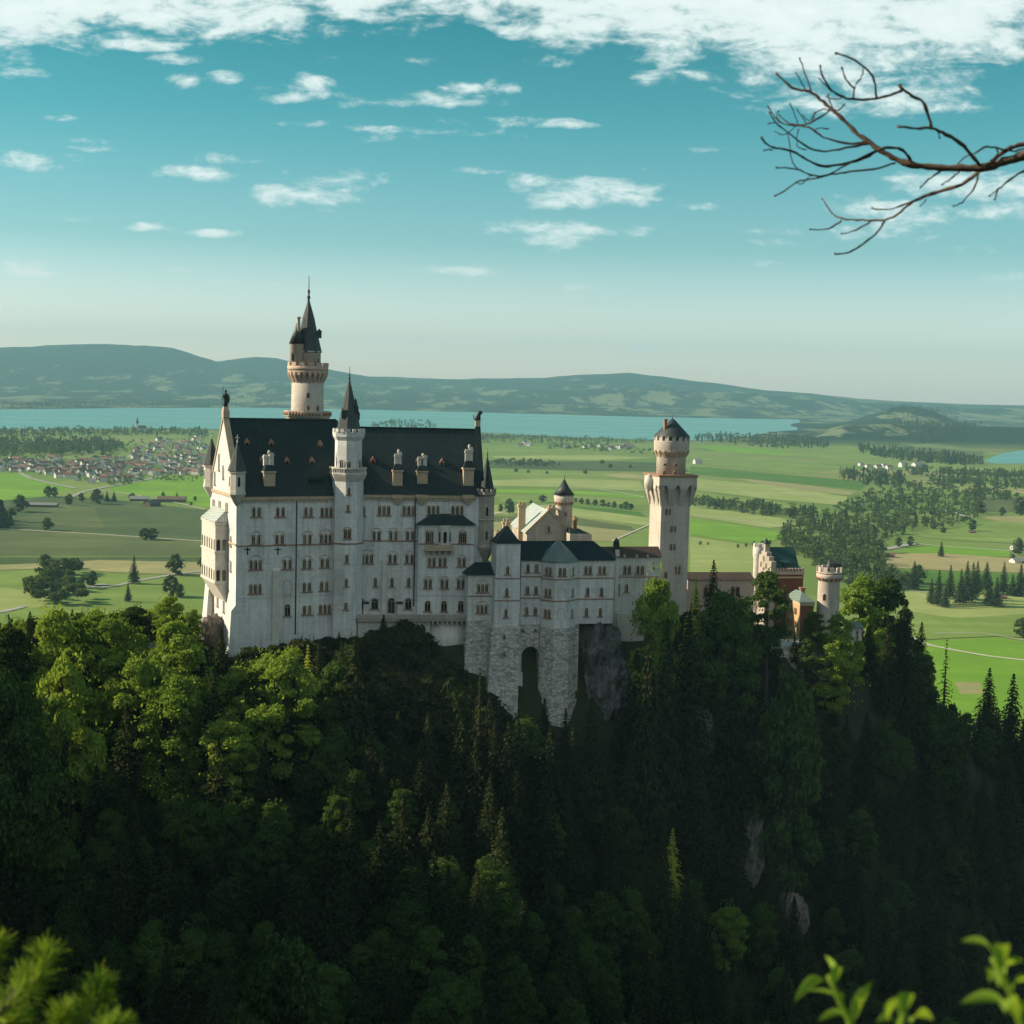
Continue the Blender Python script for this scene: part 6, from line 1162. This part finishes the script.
rock(599, 672, 362, 5.6, 6.5, 13, ROCKD, 'black rock face below the right end of the bower wing', 1); rock(613, 695, 360, 4, 5, 9, ROCKD, 'dark rock shoulder beside the big black rock face', 2)
rock(694, 736, None, 6.5, 4, 6.5, ROCKG, 'grey bare rock slope among the dark trees below the square tower', 3); rock(722, 726, None, 4.5, 3, 3.6, ROCKG, 'upper grey rock patch with scrub below the square tower', 4)
rock(779, 856, None, 2.2, 3, 8.5, ROCKP, 'reddish rock rib standing up the dark slope', 5); rock(793, 922, None, 3.4, 3, 6.5, ROCKP, 'reddish rock at the foot of the rock rib', 6); rock(748, 850, None, 4.2, 3, 9.5, ROCKG, 'grey cliff face left of the reddish rib', 7); rock(722, 800, None, 4.0, 3, 8, ROCKG, 'upper grey cliff face above the glowing larch', 16)
for i_, (x_, y_) in enumerate(((765, 880), (738, 892), (758, 838), (805, 900), (778, 940), (700, 760), (735, 760), (712, 830), (730, 745))):
    p_ = hit(x_, y_); tree('scrub', p_[0], p_[1], rt.uniform(3, 6), 'low brownish shrub clinging to the grey cliff', 'shrubs on the grey cliff', 1.3)
rock(212, 632, 350, 2.2, 3, 4.0, ROCKP, 'pinkish rock at the west foot of the palace', 8); rock(152, 652, 330, 2.6, 3, 1.8, ROCKP, 'small tan rock on the sunlit left slope', 9); 
rock(525, 738, 350, 9, 4, 4, ROCKD, 'dark rock ledge under the rubble bases', 13); rock(270, 672, 344, 12, 3, 4, ROCKD, 'dark rock ledge under the west palace wing', 14)
# ------------------------------------------------------------------ near branch and twigs around the camera
BRK = plain('branch_bark', (.17, .115, .085), (.05, .038, .03), scale=18, bmp=.4); TWIG = plain('twig_bark', (.060, .042, .036), (.03, .022, .02), scale=25, bmp=.2)
rb = random.Random(21); BD = 6.0
root = thing('bare_branch', 'bare leafless branch with forked twigs reaching in from the upper right', 'branch', tuple(at(1060, 152, BD)))
R0 = np.array(root.location)
def bpt(zx, zy, dep): return at(740+zx*284/1024, 40+zy*284/1024, BD+dep)-R0
def limb(name, pts, w0, w1, mat, d0=0, d1=0, parent=None):
    n = len(pts); P = []; rr = []
    for i in range(n-1):
        p0, p1, p2, p3 = pts[max(i-1, 0)], pts[i], pts[i+1], pts[min(i+2, n-1)]
        for j in range(4):
            u = j/4; c = [.5*(2*p1[q]+(p2[q]-p0[q])*u+(2*p0[q]-5*p1[q]+4*p2[q]-p3[q])*u*u+(3*p1[q]-p0[q]-3*p2[q]+p3[q])*u**3) for q in (0, 1)]
            f = (i+u)/(n-1); P.append(bpt(c[0]+rb.uniform(-2, 2), c[1]+rb.uniform(-2, 2), d0+(d1-d0)*f)); rr.append((w0+(w1-w0)*f)*rb.uniform(.66, 1.08)*284/1024*BD/FPX/2)
    P.append(bpt(*pts[-1], d1)); rr.append(w1*1.5*284/1024*BD/FPX/2); m = MB(); m.tube(P, rr, 7); return m.build(name, mat, parent or root)
main = limb('limb', [(1160,370),(1060,405),(1024,418),(950,440),(880,460),(800,462),(700,460),(620,450),(560,430),(510,400),(460,365),(420,335),(380,295),(330,250),(290,215),(250,185),(190,172),(130,120)], 40, 8, BRK, 0, .25)
for pts, w0, w1, d0, d1 in [([(1160,350),(1024,375),(960,395),(905,440),(880,458)], 24, 12, .06, .02), ([(862,450),(820,395),(770,355),(720,330),(690,318),(630,318),(570,312)], 17, 8, .05, -.2), ([(690,318),(678,270),(660,225),(620,200),(585,175),(577,164)], 15, 10, -.1, -.22), ([(585,180),(540,200),(470,213),(420,215),(370,205),(330,180),(300,135),(290,92)], 12, 6, -.22, -.4), ([(492,208),(485,150),(460,110),(400,65),(345,48)], 9, 7, -.28, -.45), ([(410,210),(415,170),(440,130),(445,95)], 7, 5, -.3, -.3), ([(412,175),(385,145),(367,100)], 7, 6, -.3, -.4),
    ([(258,190),(235,120),(215,65)], 8, 5, .2, .3), ([(240,188),(222,155),(200,118)], 6, 4, .2, .15), ([(455,368),(380,372),(300,350),(250,315),(200,310),(150,300),(120,270),(100,238)], 10, 5, .16, .4), ([(470,373),(400,385),(320,400),(250,390),(170,330),(130,300),(105,258)], 10, 5, .16, .1), ([(500,395),(450,425),(380,445),(300,455),(240,430),(190,400),(130,390),(95,375),(78,352)], 12, 7, .15, -.1), ([(620,442),(600,410),(570,390),(520,390),(470,410),(400,440),(330,480),(270,490),(200,465),(130,460)], 13, 5, .1, -.25), ([(560,445),(480,465),(400,475),(330,485),(270,500),(210,510),(160,545),(125,562)], 9, 6, .12, .3),
    ([(325,252),(280,285),(230,305),(180,300),(140,270)], 9, 5, .2, .45), ([(380,230),(350,255),(325,230),(318,195)], 7, 5, -.2, -.1), ([(860,478),(800,520),(720,545),(650,570),(600,600),(560,635),(510,650),(440,648),(370,645),(330,620),(295,572)], 17, 5, .02, .4), ([(365,652),(320,680),(250,683)], 8, 5, .35, .4), ([(470,655),(420,685),(365,698)], 7, 5, .3, .45), ([(522,652),(490,700),(430,745),(380,770),(342,770)], 9, 7, .27, .2), ([(620,582),(560,605),(500,612),(475,605)], 8, 5, .2, .1), ([(858,490),(840,540),(800,585),(770,598)], 8, 5, .02, -.2), ([(1100,430),(1024,470),(960,515),(930,540),(900,562)], 12, 5, -.05, -.2), ([(930,540),(918,575)], 6, 5, -.15, -.2), ([(845,410),(890,385),(950,395),(985,400),(1030,392)], 8, 7, .02, .03), ([(720,475),(690,495),(650,532)], 9, 5, .04, -.1), ([(790,475),(760,500),(728,522)], 8, 5, .03, .2), ([(840,410),(810,425),(760,470)], 6, 5, .03, .1), ([(905,435),(930,410),(925,395)], 7, 5, 0, -.05),
    ([(200,310),(160,340),(125,330)], 5, 4, .3, .35), ([(210,310),(190,250),(180,230)], 5, 4, .3, .25), ([(150,300),(130,275),(140,255)], 5, 4, .38, .4), ([(240,395),(205,380),(212,320)], 5, 4, .1, .1), ([(180,400),(190,440),(215,470),(260,490)], 5, 4, 0, 0), ([(250,495),(220,520),(200,510)], 5, 4, 0, 0), ([(340,255),(300,250),(270,265),(250,290),(225,270)], 6, 4, .2, .3), ([(330,185),(310,165),(285,140)], 6, 4, -.3, -.35), ([(370,205),(345,215),(310,205)], 6, 4, -.3, -.25), ([(670,575),(650,600)], 6, 4, .1, .1), ([(715,330),(720,355)], 7, 4, -.05, 0), ([(170,335),(180,380),(185,400)], 5, 4, .1, 0), ([(130,300),(100,302)], 5, 5, .1, .1), ([(120,395),(85,398)], 6, 5, 0, 0), ([(240,305),(205,250)], 5, 4, .35, .3), ([(260,300),(270,260)], 5, 4, .35, .3), ([(300,350),(270,320),(320,320)], 5, 4, .2, .2)]:
    limb('twig', pts, w0, w1, TWIG if w0 < 14 else BRK, d0, d1)
# pine shoots bottom left
NEED = leaf_mat('pine_needles', (.26, .37, .05), (.07, .14, .02), .4, .1)
pr = thing('pine_shoots', 'blurred bright green pine shoots poking in at the lower left corner', 'pine branch', tuple(at(-60, 1100, 2.6))); P0 = np.array(pr.location)
def ppt(zx, zy, dep): return at(zx*300/1024-10, 732+zy*300/1024, 2.6+dep)-P0
gq = np.random.default_rng(4); nq = []
for si, (pts, dens_) in enumerate([([(-220,1280),(-60,1060),(0,990),(60,930),(130,885),(165,830),(190,760)], 1), ([(60,930),(95,880),(120,850)], .7), ([(-220,1280),(-40,900),(-10,800),(15,730)], 1), ([(0,990),(40,1010),(90,985)], .6), ([(-150,1400),(150,1130),(230,1040),(255,965)], 1), ([(150,1130),(300,1050),(345,985),(360,905),(372,870)], 1), ([(300,1050),(380,1030),(430,1010)], .9), ([(-100,1200),(40,1040),(75,985)], .8)]):
    dp = [-.12, .0, .15, .1, .05, -.05, -.1, .2][si]; m = MB(); P = [ppt(x, y, dp+.03*i) for i, (x, y) in enumerate(pts)]; m.tube(P, [.008*(1-.6*i/(len(P)-1)) for i in range(len(P))], 6); m.build('stem', BRK, pr)
    tot = int(420*dens_)
    for k in range(tot):
        f = 1-.62*gq.uniform()**1.5; s_ = f*(len(P)-1); i = min(int(s_), len(P)-2); p = P[i]+(P[i+1]-P[i])*(s_-i); ax = unit((P[i+1]-P[i])[None])[0]; d = unit((ax*gq.uniform(.5, 1.1)+unit(gq.normal(size=(1, 3)))[0]*.85)[None])[0]
        L_ = gq.uniform(.030, .052); sd = unit(np.cross(d, gq.normal(size=3))[None])[0]*.0013; nq.append([p-sd, p+sd, p+d*L_+sd*.5, p+d*L_-sd*.5])
put('needles', quads_mesh('needles', np.array(nq), NEED), pr)
# leafy twigs bottom right
LF = leaf_mat('young_leaves', (.32, .46, .07), (.20, .33, .045), .5, .1)
def leafy(label, base, stem, leaves, Y):
    t = thing('leafy_twig', label, 'twig', tuple(at(*base, Y))); P0 = np.array(t.location)
    def w(zx, zy, d=0): return at(724+zx*300/1024, 724+zy*300/1024, Y+d)-P0
    m = MB(); P = [np.zeros(3)]+[w(*p) for p in stem]; m.tube(P, [.006*(1-.5*i/(len(P)-1)) for i in range(len(P))], 6); m.build('stem', LF, t)
    for (x0, y0, x1, y1, wd, d) in leaves:
        a, b_ = w(x0, y0, 0), w(x1, y1, d); ax = b_-a; ln = np.linalg.norm(ax); sd = unit(np.cross(ax, np.array([.2, 1, .35]))[None])[0]; nn = unit(np.cross(sd, ax)[None])[0]; wv = wd*300/1024*Y/FPX/2; vs = []; fs = []; K_ = 8
        for i in range(K_+1):
            f = i/K_; c = a+ax*f+nn*ln*.16*math.sin(math.pi*f); h = wv*(math.sin(math.pi*min(1, f*1.02))**.7 if 0 < f < 1 else .04); vs += [c-sd*h+nn*h*.35, c, c+sd*h+nn*h*.35]
        for i in range(K_): fs += [(3*i, 3*i+3, 3*i+4, 3*i+1), (3*i+1, 3*i+4, 3*i+5, 3*i+2)]
        m = MB(); m.add(vs, fs, True); m.build('leaf', LF, t)
leafy('blurred leafy twig with curled tip at the bottom right of the middle', (850, 1060), [(430,1015),(400,960),(375,900),(355,860)], [(355,880,345,790,42,.05),(370,900,395,830,34,-.04),(350,880,240,950,44,.08),(400,960,385,910,32,0),(430,1010,320,1015,40,.06),(440,1020,505,880,44,.03),(450,1000,460,940,30,-.05),(410,1000,280,910,30,.1)], 2.0)
leafy('blurred leafy twig low between the two other twigs', (905, 1075), [(600,1040),(610,1000),(620,960)], [(560,1015,610,930,46,.03),(600,1010,640,920,52,-.04),(640,1020,715,1010,60,.04),(590,1030,520,1020,40,.05)], 1.8)
leafy('blurred leafy twig with a long pointed leaf at the lower right corner', (1050, 1080), [(1010,1010),(985,930),(950,860),(915,800)], [(930,820,808,742,52,.08),(945,850,955,755,56,-.05),(960,880,1020,810,58,.05),(940,900,905,880,46,.1),(985,940,1060,870,60,.05),(1000,1010,805,955,76,.1),(1010,1020,960,985,60,-.1),(1000,960,1060,990,60,0)], 1.7)
# ------------------------------------------------------------------ air
hm = bpy.data.materials.new('haze'); hm.use_nodes = True; t = hm.node_tree; t.nodes.clear(); pv = N(t, 'ShaderNodeVolumePrincipled'); pv.inputs['Color'].default_value = (.34, .67, .80, 1); pv.inputs['Density'].default_value = HAZE; pv.inputs['Anisotropy'].default_value = 0
o_ = N(t, 'ShaderNodeOutputMaterial'); t.links.new(pv.outputs[0], o_.inputs['Volume'])
m = MB(); m.box(-24000, 24000, -23000, 26000, -215, 760); tag(m.build('haze', hm), kind='stuff')
